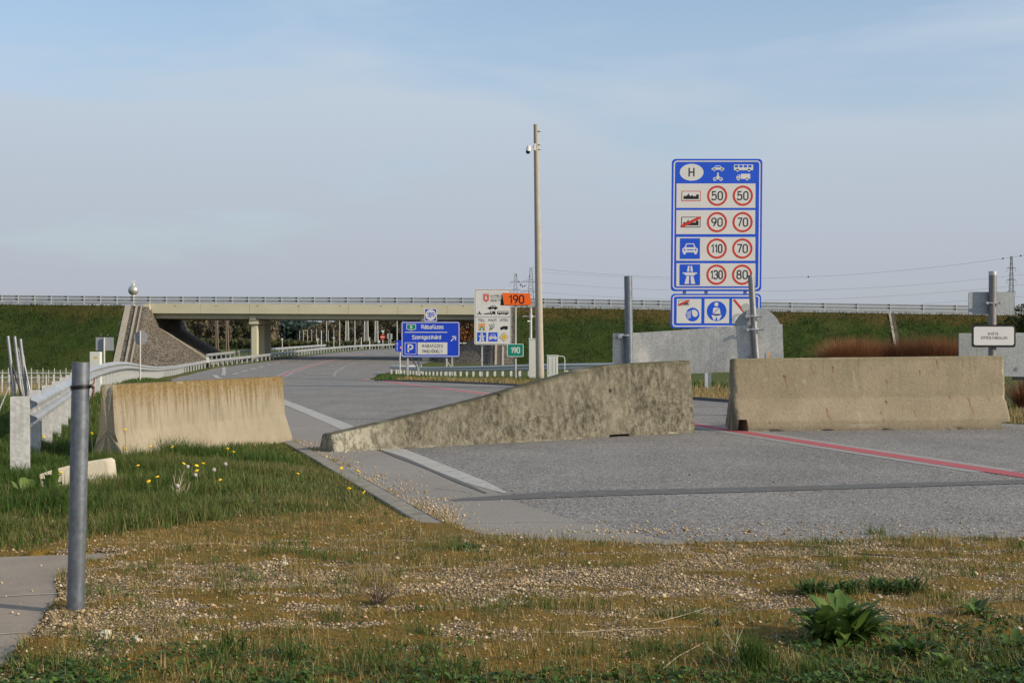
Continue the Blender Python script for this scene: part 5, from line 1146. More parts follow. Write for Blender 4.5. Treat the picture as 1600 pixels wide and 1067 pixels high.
# lush verge between the guardrail and the kerb
P_ = []
def lawn(n, y0, y1, wd, hs=1.0, xa=None):
    y = rs.uniform(y0, y1, n); lo = (ax(y) - 1.6) if xa is None else np.full(n, xa); x = lo + (xl(y) - .06 - lo) * rs.uniform(0, 1, n)
    cl = fbm(x * 1.6, y * 1.6, 0, 51); keep = (rs.uniform(0, 1, n) < lawn_w(x, y) * np.clip(.35 + 1.5 * (cl - .3), .1, 1)) & ~in_poly(x, y, SLAB)
    # not inside the barrier's foot
    x, y, cl = x[keep], y[keep], cl[keep]; e = np.clip((xl(y) - x) / 2.2, 0, 1)
    h = (.045 + .15 * np.clip((cl - .34) * 2.6, 0, 1) * (.30 + .70 * e) + .05 * rs.uniform(0, 1, len(x)) ** 2) * hs * np.interp(y, [10, 12.5], [.7, 1])
    dryness = np.clip(1 - (xl(y) - x) / 3.4, 0, 1) * .75 * np.interp(y, [15, 19], [1, .3]) + .22 * np.interp(y, [10.5, 12.5], [1, 0])
    h = h * np.interp(xl(y) - x, [.05, .9], [.28, 1]) * np.where((np.abs(x + 3.98) < .42) & (y > 11.9) & (y < 13.05), .38, 1.0); tint = np.clip(rs.normal(.27 + dryness * .62, .17, len(x)) + (fbm(x * .8, y * .8, 0, 99) - .5) * .7 + (rs.uniform(0, 1, len(x)) < .06) * .6, 0, 1)
    P_.append(blades(x, y, h, wd * rs.uniform(.7, 1.3, len(x)), rs.uniform(.1, 1.0, len(x)), tint))
lawn(120000, 9.0, 16, .0065, 1.0, -6.2); lawn(46000, 16, 24, .009); lawn(26000, 24, 42, .016, .95); lawn(16000, 42, 80, .03, 1.1)
x, y = scatter(9000, 0, 1, 13, 40); x = ax(y) - 1.2 - x * 5; P_.append(blades(x, y, rs.uniform(.08, .26, len(x)), .014, rs.uniform(.1, .9, len(x)), rs.uniform(.1, .75, len(x))))
tag(join_blades('verge_grass', P_, M['grass']), 'lush green grass growing on the left verge', 'grass', kind='stuff')
# tall tufts along the near barrier's foot
P_ = []
for u, v, hh in ((225, 690, .24), (245, 692, .28), (285, 690, .2), (305, 695, .22), (322, 696, .18), (350, 698, .18), (400, 700, .16), (425, 700, .16), (195, 700, .2), (70, 735, .24), (50, 740, .2), (160, 730, .2)):
    x0, y0 = G(u, v + 28); n = 260; x = x0 + rs.normal(0, .16, n); y = y0 + rs.normal(0, .12, n)
    P_.append(blades(x, y, hh * rs.uniform(.5, 1.15, n), .007, rs.uniform(.1, .8, n), np.clip(rs.normal(.25, .15, n), 0, 1)))
tag(join_blades('tall_grass', P_, M['grass']), 'taller grass in front of the pale barrier', 'grass', kind='stuff')
# right verge and island: dry weeds
P_ = []
y = rs.uniform(24, 62, 22000); x = xr(y) + .25 + rs.exponential(1.7, len(y))
P_.append(blades(x, y, rs.uniform(.05, .24, len(y)) * np.interp(y, [24, 60], [.8, 1.25]), np.interp(y, [24, 60], [.012, .03]), rs.uniform(.1, .9, len(y)), np.clip(rs.normal(.55, .25, len(y)), 0, 1)))
tag(join_blades('dry_weeds', P_, M['dry']), 'brown dry weeds along the far edge of the asphalt', 'weeds', kind='stuff')
P_ = []
y = rs.uniform(45, 118, 16000); x = xr(y) + .3 + rs.uniform(0, 1, len(y)) * 7
P_.append(blades(x, y, rs.uniform(.1, .3, len(y)), .04, rs.uniform(.1, .8, len(y)), np.clip(rs.normal(.3, .2, len(y)), 0, 1)))
tag(join_blades('island_grass', P_, M['grass']), 'green grass under the right guardrail', 'grass', kind='stuff')

M['slope_grass'] = leafmat('bank grass', [(.018, .036, .007), (.032, .056, .010), (.055, .078, .018), (.10, .095, .03), (.16, .12, .05)], .8, .25)
for sd_, xa_, xb_, nn in ((-1, -84, -47, 26000), (1, 1, 78, 52000)):
    x = rs.uniform(xa_, xb_, nn); y = rs.uniform(157, 172.6, nn); z = z_emb(x, y, sd_); cl = fbm(x * .5, y * .6, 0, 91) ; cr2 = sstep(169, 172.5, y)
    k = rs.uniform(0, 1, nn) < .25 + 1.6 * np.clip(cl - .4, 0, 1) + .5 * cr2; x, y, z, cl, cr2 = x[k], y[k], z[k], cl[k], cr2[k]; n = len(x)
    tag(join_blades('bank_grass', [blades(x, y, rs.uniform(.10, .38, n) * (.6 + cl), .07, rs.uniform(.1, 1.1, n), np.clip(rs.normal(.28, .2, n) + cr2 * (.45 if sd_ > 0 else .15), 0, 1), z=z - .03, seg=2)], M['slope_grass']), 'rough grass growing on the embankment', 'grass', kind='stuff')

# foreground: dry stalks, tufts, moss and gravel
def fore_ok(x, y): return ~in_poly(x, y, SLAB * np.array([1.0, 1.0])) & ((y < front_y(x) + .12) | ((x < xl(y) - .18) & (y < 12.2))) & (np.abs(x) < y * .37 + .1) & (y > 5.2)
P_, PG = [], []
y = rs.uniform(5.4, 12.2, 32000); x = rs.uniform(-1, 1, 32000) * (y * .37); k = fore_ok(x, y) & (fbm(x * 1.3, y * 2, 0, 61) > .42); x, y = x[k], y[k]
P_.append(blades(x, y, rs.uniform(.015, .085, len(x)), .0028, rs.uniform(.0, .9, len(x)), np.clip(rs.normal(.5, .3, len(x)), 0, 1)))
y = rs.uniform(5.4, 12.0, 60000); x = rs.uniform(-1, 1, 60000) * (y * .37); k = fore_ok(x, y) & (fbm(x * 2.1, y * 3.2, 0, 62) > .46); x, y = x[k], y[k]
P_.append(blades(x, y, rs.uniform(.008, .022, len(x)), .003, rs.uniform(1.2, 3.2, len(x)), np.clip(rs.normal(.5, .28, len(x)), 0, 1), z=z_ground(x, y) + .004, seg=2))
nc = 1100; yc = 5.5 + 6.4 * rs.uniform(0, 1, nc) ** 1.1; xc = rs.uniform(-1, 1, nc) * yc * .37
kk = fore_ok(xc, yc) & (fbm(xc * .8, yc * 1.3, 0, 63) + .12 * (yc < 6.4) + .08 * (yc > 9.6) > .47)
for x0, y0 in zip(xc[kk], yc[kk]):
    n = rs.randint(10, 46); s_ = rs.uniform(.02, .07); hh = rs.uniform(.03, .11); dr_ = rs.rand() < .45
    (P_ if dr_ else PG).append(blades(x0 + rs.normal(0, s_, n), y0 + rs.normal(0, s_, n), hh * rs.uniform(.4, 1.1, n), .0038, rs.uniform(.1, 1.0, n), np.clip(rs.normal(.35 if not dr_ else .45, .25, n), 0, 1)))
# weeds along the edge of the asphalt
xe = rs.uniform(-.5, 3.9, 150)
for x0 in xe:
    y0 = float(front_y(x0)) + rs.uniform(-.22, .03); n = rs.randint(3, 12); (P_ if rs.rand() < .5 else PG).append(blades(x0 + rs.normal(0, .04, n), y0 + rs.normal(0, .03, n), rs.uniform(.02, .07, n), .005, rs.uniform(.1, 1, n), np.clip(rs.normal(.45, .3, n), 0, 1)))
yk = rs.uniform(10, 19.4, 2600); xk = xl(yk) + .02 + rs.exponential(.05, len(yk)); kk2 = fbm(xk * 2, yk * 2.2, 0, 97) > .5; yk, xk = yk[kk2], xk[kk2]
P_.append(blades(xk, yk, rs.uniform(.015, .06, len(xk)), .006, rs.uniform(.3, 1.1, len(xk)), np.clip(rs.normal(.4, .3, len(xk)), 0, 1)))
tag(join_blades('dry_grass', P_, M['dry']), 'thin dry stalks and grass on the gravel', 'grass', kind='stuff')
# named fine tufts of the photo
for u, v, hh, n, s_ in ((500, 885, .09, 160, .09), (560, 890, .08, 90, .07), (470, 880, .07, 90, .07), (350, 930, .07, 70, .05), (855, 965, .12, 90, .06), (690, 870, .06, 90, .09), (740, 872, .07, 80, .07), (665, 1005, .08, 90, .05), (1370, 840, .10, 90, .05), (420, 880, .08, 80, .06), (1060, 975, .07, 60, .06), (150, 945, .09, 70, .06), (230, 905, .07, 60, .05), (1180, 980, .06, 50, .06)):
    x0, y0 = G(u, v); PG.append(blades(x0 + rs.normal(0, s_, n), y0 + rs.normal(0, s_ * .8, n), hh * rs.uniform(.4, 1.15, n), .0038, rs.uniform(.1, .9, n), np.clip(rs.normal(.42, .22, n), 0, 1)))
tag(join_blades('short_grass', PG, M['grass']), 'sparse green grass on the gravel', 'grass', kind='stuff')
# dense front rim of grass at the bottom
P_ = []
for k in range(95):
    y0 = rs.uniform(5.35, 6.05); x0 = rs.uniform(-.36, .38) * y0
    if not fore_ok(np.array(x0), np.array(y0)): continue
    n = rs.randint(14, 40); P_.append(blades(x0 + rs.normal(0, .05, n), y0 + rs.normal(0, .04, n), rs.uniform(.03, .11, n), .0042, rs.uniform(.2, 1.0, n), np.clip(rs.normal(.42, .3, n), 0, 1)))
tag(join_blades('front_grass', P_, M['grass']), 'low grass along the bottom edge', 'grass', kind='stuff')
# moss tips
y = rs.uniform(5.3, 12.2, 140000); x = rs.uniform(-1, 1, len(y)) * (y * .37 + .1); k = fore_ok(x, y) & (mossf(x, y) * (.3 + .7 * (fbm(x * 9, y * 9, 0, 65) > .46)) > rs.uniform(.1, 1.0, len(y))); x, y = x[k], y[k]
mt_ = np.clip(fbm(x * 2, y * 3, 0, 67) * 1.6 - .3 + rs.normal(0, .12, len(x)), 0, 1)
tag(join_blades('moss', [blades(x, y, rs.uniform(.006, .020, len(x)), .0065, rs.uniform(.1, .9, len(x)), mt_, seg=2)], M['moss_b']), 'ochre moss cushions among the stones', 'moss', kind='stuff')

def stones(name, x, y, r, z, mat, label, tint):
    n = len(x); base = np.array([(1,0,0),(-1,0,0),(0,1,0),(0,-1,0),(0,0,1),(0,0,-1)], float)
    fc = np.array([(0,2,4),(2,1,4),(1,3,4),(3,0,4),(2,0,5),(1,2,5),(3,1,5),(0,3,5)])
    # a cube-like hull: octahedron with four extra shoulder points gives flatter, chunkier stones
    V = base[None] * rs.uniform(.65, 1.25, (n, 6, 1)) + rs.normal(0, .16, (n, 6, 3))
    V[..., 2] *= .68; a = rs.uniform(0, 2*np.pi, n); c, s = np.cos(a)[:, None], np.sin(a)[:, None]
    X = V[..., 0]*c - V[..., 1]*s; Y_ = V[..., 0]*s + V[..., 1]*c; V[..., 0], V[..., 1] = X, Y_
    V = V * r[:, None, None] + np.stack([x, y, z], 1)[:, None]
    T = (np.arange(n)[:, None, None] * 6 + fc[None]).reshape(-1, 3)
    o = link_mesh(name, fan_mesh(name, V.reshape(-1, 3), [T], mat, dict(tint=np.repeat(tint, 6)))); return tag(o, label, kind='stuff')
t = Mt('gravel stones'); r_ = t.n('ShaderNodeValToRGB', {'Fac': t.attr('tint')}); cols = [(.13, .09, .055), (.25, .175, .10), (.36, .26, .155), (.46, .35, .215), (.54, .43, .29), (.68, .60, .46)]
while len(r_.color_ramp.elements) < len(cols): r_.color_ramp.elements.new(.5)
for i, c in enumerate(cols): r_.color_ramp.elements[i].position = i / (len(cols) - 1); r_.color_ramp.elements[i].color = (*c, 1)
M['stone'] = t.set(color=r_.outputs[0], rough=.9, spec=.2)
n = 140000; y = rs.uniform(5.3, 12.0, n); x = rs.uniform(-1, 1, n) * (y * .37 + .12); k = fore_ok(x, y) & (rs.uniform(0, 1, n) > .90 * mossf(x, y)) & (rs.uniform(0,1,n) < .35 + 1.3 * np.clip(fbm(x * 4, y * 4, 0, 71) - .25, 0, 1)); x, y = x[k], y[k]
r = np.clip(rs.lognormal(math.log(.0053), .42, len(x)), .003, .022)
stones('gravel', x, y, r, z_ground(x, y) + r * .25, M['stone'], 'pale crushed stones on the ground', np.clip(rs.normal(.45, .22, len(x)), 0, 1))
# stones spilled on the asphalt beside the kerb and over the road
xs1, ys1 = [], []
for _ in range(800):
    yk = rs.uniform(9.9, 19.5); xs1.append(float(xl(yk)) + .03 + rs.exponential(.10)); ys1.append(yk)
for u, v, n, su, sv in ((690, 808, 500, 20, 9), (665, 792, 260, 22, 6), (620, 770, 200, 30, 12), (590, 745, 120, 25, 12), (530, 715, 100, 25, 10), (470, 700, 60, 20, 8), (1000, 835, 500, 200, 6), (1350, 832, 300, 200, 6), (1100, 780, 90, 320, 40), (1500, 672, 160, 90, 2.5), (600, 703, 80, 80, 4)):
    for _ in range(n):
        a, b = G(u + rs.normal(0, su), max(560, v + rs.normal(0, sv))); xs1.append(a); ys1.append(b)
x, y = np.array(xs1), np.array(ys1); k = (x > xl(y) + .02) & (x < xr(y)); x, y = x[k], y[k]; r = np.clip(rs.lognormal(math.log(.0065), .4, len(x)), .003, .02)
stones('spilled_gravel', x, y, r, zroad(x, y) + r * .4, M['stone'], 'loose pale stones scattered on the asphalt', np.clip(rs.normal(.45, .22, len(x)), 0, 1))
# crumbs on the pavement corner
x, y = scatter(60, -3.3, -2.2, 5.7, 8.8); k = in_poly(x, y, SLAB); x, y = x[k], y[k]; r = rs.uniform(.004, .011, len(x))
stones('pavement_crumbs', x, y, r, np.full(len(x), .035) + r * .4, M['stone'], 'small pale stones on the pavement corner', np.full(len(x), .75))
for u, v, rr_ in ((165, 652 + 367, .030), (445, 895, .020), (215, 1022, .022)):
    x0, y0 = G(u, v); mb = MB(); rg = random.Random(u); mb.sphere((x0, y0, float(z_ground(x0, y0)) + rr_ * .5), rr_, 9, 6, .75)
    for q in mb.v: q += Vector((rg.uniform(-1, 1), rg.uniform(-1, 1), rg.uniform(-1, 1))) * rr_ * .16
    tag(mb.build('stone', plain('pale boulder', (.52, .46, .34), .9, 0, .15), None), {165: 'largest pale stone beside the pavement corner', 445: 'rounded light stone in the middle of the gravel', 215: 'pale stone at the foot of the moss near the pavement'}[u], 'stone')

def leaf(mb, base, az, ln, wd, rise, droop, seg=7, tw=0.0):
    """a broad leaf with a sunken midrib, arching outwards"""
    d = Vector((math.cos(az), math.sin(az), 0)); s_ = Vector((-d.y, d.x, 0)); rings = []
    for k in range(seg + 1):
        t = k / seg; w_ = wd * (math.sin(math.pi * min(1, t * .92 + .06)) ** .8) * (.35 + .65 * min(1, t * 2.2)) * .5 + .0006
        p = Vector(base) + d * (ln * t * (1 - .15 * t)) + Vector((0, 0, rise * math.sin(t * 1.5) - droop * t * t)); wv = .12 * math.sin(t * 9 + az * 3)
        rings.append([p - s_ * w_ + Vector((0, 0, w_ * (.35 + wv))), p, p + s_ * w_ + Vector((0, 0, w_ * (.35 - wv)))])
    n0 = len(mb.v); mb.v += [q for r in rings for q in r]
    for k in range(seg):
        for j in range(2): mb.f.append((n0 + 3*k + j, n0 + 3*k + j + 1, n0 + 3*k + 3 + j + 1, n0 + 3*k + 3 + j)); mb.mi.append(0)
    return len(mb.v) - n0
def tintify(o, counts, vals):
    at = o.data.attributes.new('tint', 'FLOAT', 'POINT'); at.data.foreach_set('value', np.repeat(vals, counts).astype(np.float32))
def rosette(name, label, cat, u, v, n, ln, wd, rise, seed, tintm=.5, group=None, spread=1.0):
    rg = random.Random(seed); x0, y0 = G(u, v); z0 = float(z_ground(x0, y0)) - .004; root = thing(name, label, cat, (x0, y0, z0), group); mb = MB(); cn, vl = [], []
    for i in range(n):
        f_ = rg.uniform(0, 1); az = rg.uniform(0, 2*math.pi); b = (x0 + rg.gauss(0, ln*.13*spread), y0 + rg.gauss(0, ln*.13*spread), z0)
        cn.append(leaf(mb, b, az, ln * rg.uniform(.6, 1.1), wd * rg.uniform(.7, 1.15), rise * (1.25 - .75 * f_), rise * .55 * f_, 7)); vl.append(min(1, max(0, rg.gauss(tintm, .22))))
    o = mb.build('leaves', M['weed'], root, fix=False, smooth=True); tintify(o, cn, vl); return root
rosette('dock_plant', 'large broad-leaved dock plant with bright leaves on the gravel', 'weed', 1312, 1012, 110, .22, .054, .16, 1, .66, None, 1.5)
rosette('leafy_weed', 'dark low leafy weed right of the big dock plant', 'weed', 1428, 1040, 34, .15, .034, .07, 2, .25)
rosette('leafy_weed', 'pale-tipped upright weed on the right edge of the moss', 'weed', 1528, 978, 22, .13, .03, .07, 3, .6)
rosette('leafy_weed', 'small dark weed sitting in the gravel left of the dock plant', 'weed', 1118, 990, 16, .06, .02, .03, 4, .2)
rosette('leafy_weed', 'flat dark weed mat near the kerb corner', 'weed', 725, 866, 34, .15, .022, .035, 5, .2)
rosette('leafy_weed', 'bushy dark weed at the bottom right corner', 'weed', 1590, 1030, 26, .12, .035, .07, 6, .35)
rosette('leafy_weed', 'yellowish leafy weed next to the bottom right twigs', 'weed', 1480, 1062, 22, .10, .03, .06, 7, .8)
rosette('leafy_weed', 'round-leaved weed at the foot of the first guardrail post', 'weed', 38, 792, 20, .16, .075, .16, 8, .85)
rosette('leafy_weed', 'climbing leafy weed in front of the broken kerb block', 'weed', 82, 780, 16, .13, .065, .22, 9, .8)
# blue-green thistly strip
rg = random.Random(12)
for i, (u, v, lab) in enumerate(((1270, 940, 'left end of the grey-green feathery weed strip'), (1320, 938, 'second clump of the grey-green feathery weeds'), (1372, 935, 'middle clump of the grey-green feathery weeds'), (1420, 936, 'right end of the grey-green feathery weed strip'))):
    rosette('feathery_weed', lab, 'weed', u, v, 170, .10, .010, .06, 30 + i, .30, 'grey-green weeds on the gravel', 2.6)
# low ground cover of small round leaves along the bottom
def small_leaves(n, xf, yf, sz, tm):
    x, y = xf(n), yf(n); k = fore_ok(x, y) & (fbm(x * 3, y * 4, 0, 81) > .44); x, y = x[k], y[k]; n = len(x)
    z = z_ground(x, y) + rs.uniform(.004, .05, n) * np.clip(fbm(x*6, y*6, 0, 83) * 2 - .5, .1, 1); a = rs.uniform(0, 2*np.pi, n); r = sz * rs.uniform(.5, 1.2, n); tx, ty = rs.normal(0, .45, n), rs.normal(0, .45, n)
    V = np.empty((n, 6, 3))
    for j in range(6):
        q = a + j * np.pi / 3; rr2 = r * (1.25 if j == 0 else 1.0); cx, cy = np.cos(q) * rr2, np.sin(q) * rr2 * .85; V[:, j, 0] = x + cx; V[:, j, 1] = y + cy; V[:, j, 2] = z + cx * tx + cy * ty + (.25 * r if j in (1, 5, 2, 4) else 0)
    return V.reshape(-1, 3), np.arange(n * 6).reshape(-1, 6), np.repeat(np.clip(rs.normal(tm, .25, n), 0, 1), 6)
A = [small_leaves(10000, lambda n: rs.uniform(-2.1, 2.3, n), lambda n: 5.3 + np.abs(rs.normal(0, .34, n)), .0105, .45), small_leaves(3000, lambda n: rs.uniform(-3.5, 3.9, n), lambda n: rs.uniform(5.5, 10.3, n), .007, .35), small_leaves(5000, lambda n: rs.uniform(1.2, 2.6, n), lambda n: rs.uniform(5.4, 6.8, n), .010, .3)]
V = np.vstack([a[0] for a in A]); Q = []; k = 0
for a in A: Q.append(a[1] + k); k += len(a[0])
tag(link_mesh('ground_cover', fan_mesh('ground_cover', V, [np.vstack(Q)], M['weed'], dict(tint=np.concatenate([a[2] for a in A])))), 'low creeping leaves along the front', 'ground cover', kind='stuff')
# fine grass tufts bottom right
for i, (u, v, hh, n, lab) in enumerate(((1178, 1062, .17, 420, 'dense fine green grass tuft at the bottom, left of the dock plant'), (1262, 1075, .10, 260, 'shorter green grass tuft below the dock plant'), (365, 1030, .12, 40, 'loose tuft of broad grass blades left of centre at the bottom'), (452, 1045, .12, 30, 'small tuft of upright blades at the bottom near the creeping leaves'), (700, 1078, .10, 90, 'grass tuft at the very bottom below the dry stalk'))):
    x0, y0 = G(u, v); o = join_blades('grass_tuft', [blades(x0 + rs.normal(0, .032, n), y0 + rs.normal(0, .025, n), hh * rs.uniform(.5, 1.1, n), .003 if n > 50 else .007, rs.uniform(.05, .7, n), np.clip(rs.normal(.2, .16, n), 0, 1))], M['grass'], None, (x0, y0, float(z_ground(x0, y0))))
    tag(o, lab, 'grass tuft')

# twigs and sticks
def twig(label, pts, r, mat='twig', name='fallen_stick', cat='stick'):
    mb = MB(); W = []
    for u, v, dz in pts:
        x0, y0 = G(u, v); W.append(Vector((x0, y0, float(z_ground(x0, y0)) + dz)))
    mb.tube(W, [r * (1 - .6 * i / (len(W) - 1)) for i in range(len(W))], 6); o = mb.build(name, M[mat], None, smooth=True); tag(o, label, cat)
twig('long pale dry stalk lying on the moss', [(852, 1006, .006), (905, 1004, .012), (950, 999, .010), (1090, 995, .008)], .0038, 'pale_twig')
twig('short dark stick lying on the gravel near the asphalt edge', [(1335, 876, .008), (1375, 881, .014), (1440, 884, .008)], .007)
twig('thin brown stem leaning over the gravel, right of centre', [(975, 960, .004), (1010, 950, .02), (1050, 937, .05)], .0032)
twig('upper of the pale bent stalks at the right bottom', [(1020, 990, .004), (1060, 982, .02), (1110, 968, .04)], .0032, 'pale_twig')
twig('bleached twig pointing down to the bottom right corner', [(1030, 1066, .004), (1060, 1052, .02), (1100, 1030, .03)], .003, 'pale_twig')
rgt = random.Random(5)
def bare_twigs(name, label, u, v, n, ln, seed, mat='twig', up=1.0, r0=.003):
    rg = random.Random(seed); x0, y0 = G(u, v); z0 = float(z_ground(x0, y0)); root = (x0, y0, z0); mb = MB()
    for i in range(n):
        az = rg.uniform(0, 2*math.pi); p = Vector(root) + Vector((rg.gauss(0, ln*.08), rg.gauss(0, ln*.08), 0)); d = Vector((math.cos(az), math.sin(az) * .6, rg.uniform(.3, 1.2) * up)).normalized(); pts = [p]
        L = ln * rg.uniform(.5, 1.1)
        for k in range(4): d = (d + Vector((rg.gauss(0, .25), rg.gauss(0, .25), rg.gauss(.05, .15)))).normalized(); p = p + d * L / 4; pts.append(p)
        mb.tube(pts, [r0 * (1 - .7 * k / 4) for k in range(5)], 5)
        for b in range(2):
            q = pts[rg.randint(1, 3)]; dd = (d + Vector((rg.gauss(0, .7), rg.gauss(0, .7), rg.uniform(0, .6)))).normalized(); mb.tube([q, q + dd * L * .18, q + (dd + Vector((0, 0, .2))) * L * .34], [r0 * .6, r0 * .4, r0 * .2], 4)
    o = mb.build(name, M[mat], None, smooth=True, fix=False); return tag(o, label, 'dead plant')
bare_twigs('dead_shrub', 'small bare dark dead shrub on the gravel left of centre', 590, 958, 16, .14, 3, r0=.0042)
bare_twigs('dead_weed', 'reddish dry branching stem standing in the green grass', 283, 790, 5, .30, 8, 'pale_twig', 3.0, .005)
for i, (u, v) in enumerate(((640, 975), (880, 880), (880, 900), (660, 850), (1405, 848), (1480, 868), (1120, 838), (1560, 852), (810, 862), (1280, 850))):
    bare_twigs('dry_herb', 'thin dry brown herb ' + ['left of the dead shrub and above the bottom weeds', 'in the middle of the gravel near the asphalt edge', 'just below the one near the asphalt edge', 'near the kerb corner', 'at the asphalt edge right of centre', 'at the asphalt edge towards the right side', 'at the asphalt edge below the gap between the barriers', 'at the asphalt edge on the far right', 'right of the flat dark weed mat', 'at the asphalt edge left of the short dark stick'][i], u, v, 5, .09, 40 + i, 'twig', 2.0, .0022)['group'] = 'thin dry herbs on the gravel'
bare_twigs('dead_shrub', 'tangle of pale dry stalks at the bottom right', 1150, 1055, 8, .16, 21, 'pale_twig', 1.5, .003)

# dandelions
M['dand'] = plain('dandelion yellow', (.80, .52, .01), .6, 0, .1); M['stem'] = plain('flower stem', (.10, .14, .04), .6, 0, .2); M['fluff'] = plain('seed head', (.36, .33, .29), .9, 0, .15)
mbf = MB(); mbf.sphere((0, 0, 0), .019, 14, 6, .42)
for q in mbf.v:
    a = math.atan2(q.y, q.x); rr3 = 1 + .14 * math.sin(a * 9); q.x *= rr3; q.y *= rr3
fo = mbf.build('flower_head', M['dand'], smooth=False); fme = fo.data; bpy.data.objects.remove(fo)
mbs = MB(); mbs.sphere((0, 0, 0), .019, 12, 8); so_ = mbs.build('seed_head', M['fluff']); sme = so_.data; bpy.data.objects.remove(so_)
fl = [(143,677),(195,671),(207,693),(196,700),(235,697),(269,698),(355,701),(364,706),(287,724),(307,727),(317,724),(307,735),(343,750),(245,745),(215,727),(232,752),(465,740),(533,731),(559,736),(545,763),(568,769),(95,738),(68,682)]
sdl = [(293,729),(277,759),(334,734),(352,725),(305,742)]
def dlabel(u, v, sdh):
    if sdh: return 'grey dandelion seed head among the flowers in front of the pale barrier'
    if u > 500: return 'yellow dandelion flower beside the kerb edge'
    if u > 400: return 'single yellow dandelion flower halfway between barrier and kerb'
    if u < 130: return 'yellow dandelion flower near the guardrail posts' if v < 700 else 'yellow dandelion flower on top of the broken kerb block'
    if v > 720: return 'yellow dandelion flower in the middle of the green grass'
    return 'yellow dandelion flower at the foot of the pale barrier'
for i, (u, v) in enumerate(fl + sdl):
    hz = .17 if u < 400 else .07; y0 = F * (H - hz - .05) / (v - HV); 
    if u in (143, 195): y0 = 15.0
    x0 = (u - 800) * y0 / F; z1 = H - (v - HV) * y0 / F; zb_ = float(z_ground(x0, y0)) - .01
    sdh = i >= len(fl)
    r = thing('dandelion', dlabel(u, v, sdh), 'flower', (x0, y0, zb_), 'dandelion seed heads in the verge' if sdh else 'dandelions in the verge')
    mb = MB(); mb.tube([(x0 + .02, y0, zb_), (x0 + .008, y0, (zb_ + z1) / 2), (x0, y0, z1)], .0028, 6); mb.build('stem', M['stem'], r)
    o = link_mesh('seed_head' if sdh else 'flower_head', sme if sdh else fme, r); o.location = Vector((x0, y0, z1)) - r.location; rg = random.Random(i); o.rotation_euler = (rg.uniform(.1, .9), rg.uniform(-.4, .5), rg.uniform(0, 6))
# broken kerb block in the grass
s = thing('kerb_block', 'broken pale kerb block lying in the grass by the near guardrail', 'kerb block', (*G(118, 770), 0))
yb = 12.95; mb = MB(); pts = [(60, 741), (82, 733.5), (125, 722.5), (163, 716.6), (168, 720.5), (173.4, 765), (150, 779), (68, 788)]
mb.prism([P(u, v, yb + (u - 60) * .0022) for u, v in pts], (.03, .16, .0)); mb.build('block', plain('broken kerb concrete', (.45, .40, .32), .92, 0, .2, 7, .4, .15), s, bevel=.012)
mb = MB(); mb.prism([P(u, v, yb + .05 + (u - 60) * .0022) for u, v in ((166, 720), (171.5, 722.5), (176, 765), (172, 767))], (.0, .12, .0)); mb.build('chipped_edge', M['kerb'], s)

M['tube'] = galv('dull fence tube', (.25, .26, .28), .5, .5)
# ------------------------------------------------------------------ far left: tubes, railing
for i, (a, b, lab) in enumerate((((12, 525), (26, 650), 'leftmost of the three leaning galvanised tubes, with a dark strut'), ((22.6, 525.4), (37, 650), 'middle one of the three leaning galvanised tubes'), ((31.6, 529.6), (45, 650), 'rightmost of the three leaning galvanised tubes, with a light strut'))):
    Yt = 24.5 + i * .5; p, q = P(*a, Yt), P(b[0], b[1], Yt); s = thing('fence_post', lab, 'fence post', tuple(q)); mb = MB(); mb.tube([q, p], .030, 14); mb.build('tube', M['tube'], s, smooth=True)
    if i != 1:
        mb = MB(); e = P(17.6, 566, Yt) if i == 0 else P(37.6, 567, Yt); e2 = P(41, 640, Yt - .1) if i == 0 else P(52, 636, Yt - .1); mb.tube([e, e2], .018, 10); mb.build('strut', M['black'] if i == 0 else M['tube'], s)
    if i == 0:
        mb = MB(); mb.tube([P(19, 592, Yt), P(-2, 642, Yt)], .014, 8); mb.build('strut', M['galv_post'], s)
s = thing('wire_mesh_panel', 'leaning piece of wire mesh behind the galvanised tubes', 'wire mesh', tuple(P(44, 640, 26)))
mb = MB()
for k in range(7): mb.tube([P(35 + k * 1.6 + 6, 646, 26), P(25 + k * 2.0, 542 + abs(k - 3) * 2 + (6 if k == 6 else 0), 26.3)], .004, 4)
for k in range(12): v = 548 + k * 8; mb.tube([P(27 + k * .8, v, 26.2), P(38.5 + k * .9, v + 2, 26.2)], .003, 4)
mb.build('mesh', M['galv_post'], s)
s = thing('culvert_railing', 'low steel railing across the ditch at the far left', 'railing', tuple(P(60, 600, 125)))
for v in (582.6, 589.6):
    mb = MB(); mb.tube([P(-60, v, 125), P(112, v + .3, 125)], .045, 6); mb.build('rail', M['galv_post'], s)
mb0 = MB(); mb0.tube([(0, 0, 0), (0, 0, 1.35)], .035, 6); mo = mb0.build('post', M['galv_post']); mm0 = mo.data; bpy.data.objects.remove(mo)
for k in range(19): o = link_mesh('post', mm0, s); o.location = P(-50 + k * 9, 599 if k % 2 else 602, 125) - s.location
s = thing('field_fence', 'line of thin fence stakes in the dry field at the far left', 'fence', tuple(P(40, 640, 70)))
for k in range(12):
    o = link_mesh('stake', mm0, s); o.location = P(-20 + k * 11.5, 628, 70) - s.location
mb = MB(); 
for v in (597, 606): mb.tube([P(-25, v, 70), P(112, v - 1, 70)], .008, 4)
mb.build('wire', M['galv_post'], s)
# dry grasses of the field
y = rs.uniform(45, 110, 16000); x = ax(y) - 5 - rs.uniform(0, 1, len(y)) * (y * .22 + 4)
tag(join_blades('field_grass', [blades(x, y, rs.uniform(.2, .6, len(x)), .035, rs.uniform(.1, .7, len(x)), np.clip(rs.normal(.5, .25, len(x)), 0, 1), z=zterr(x, y) - .02)], M['dry']), 'straw coloured dry grass of the field', 'grass', kind='stuff')
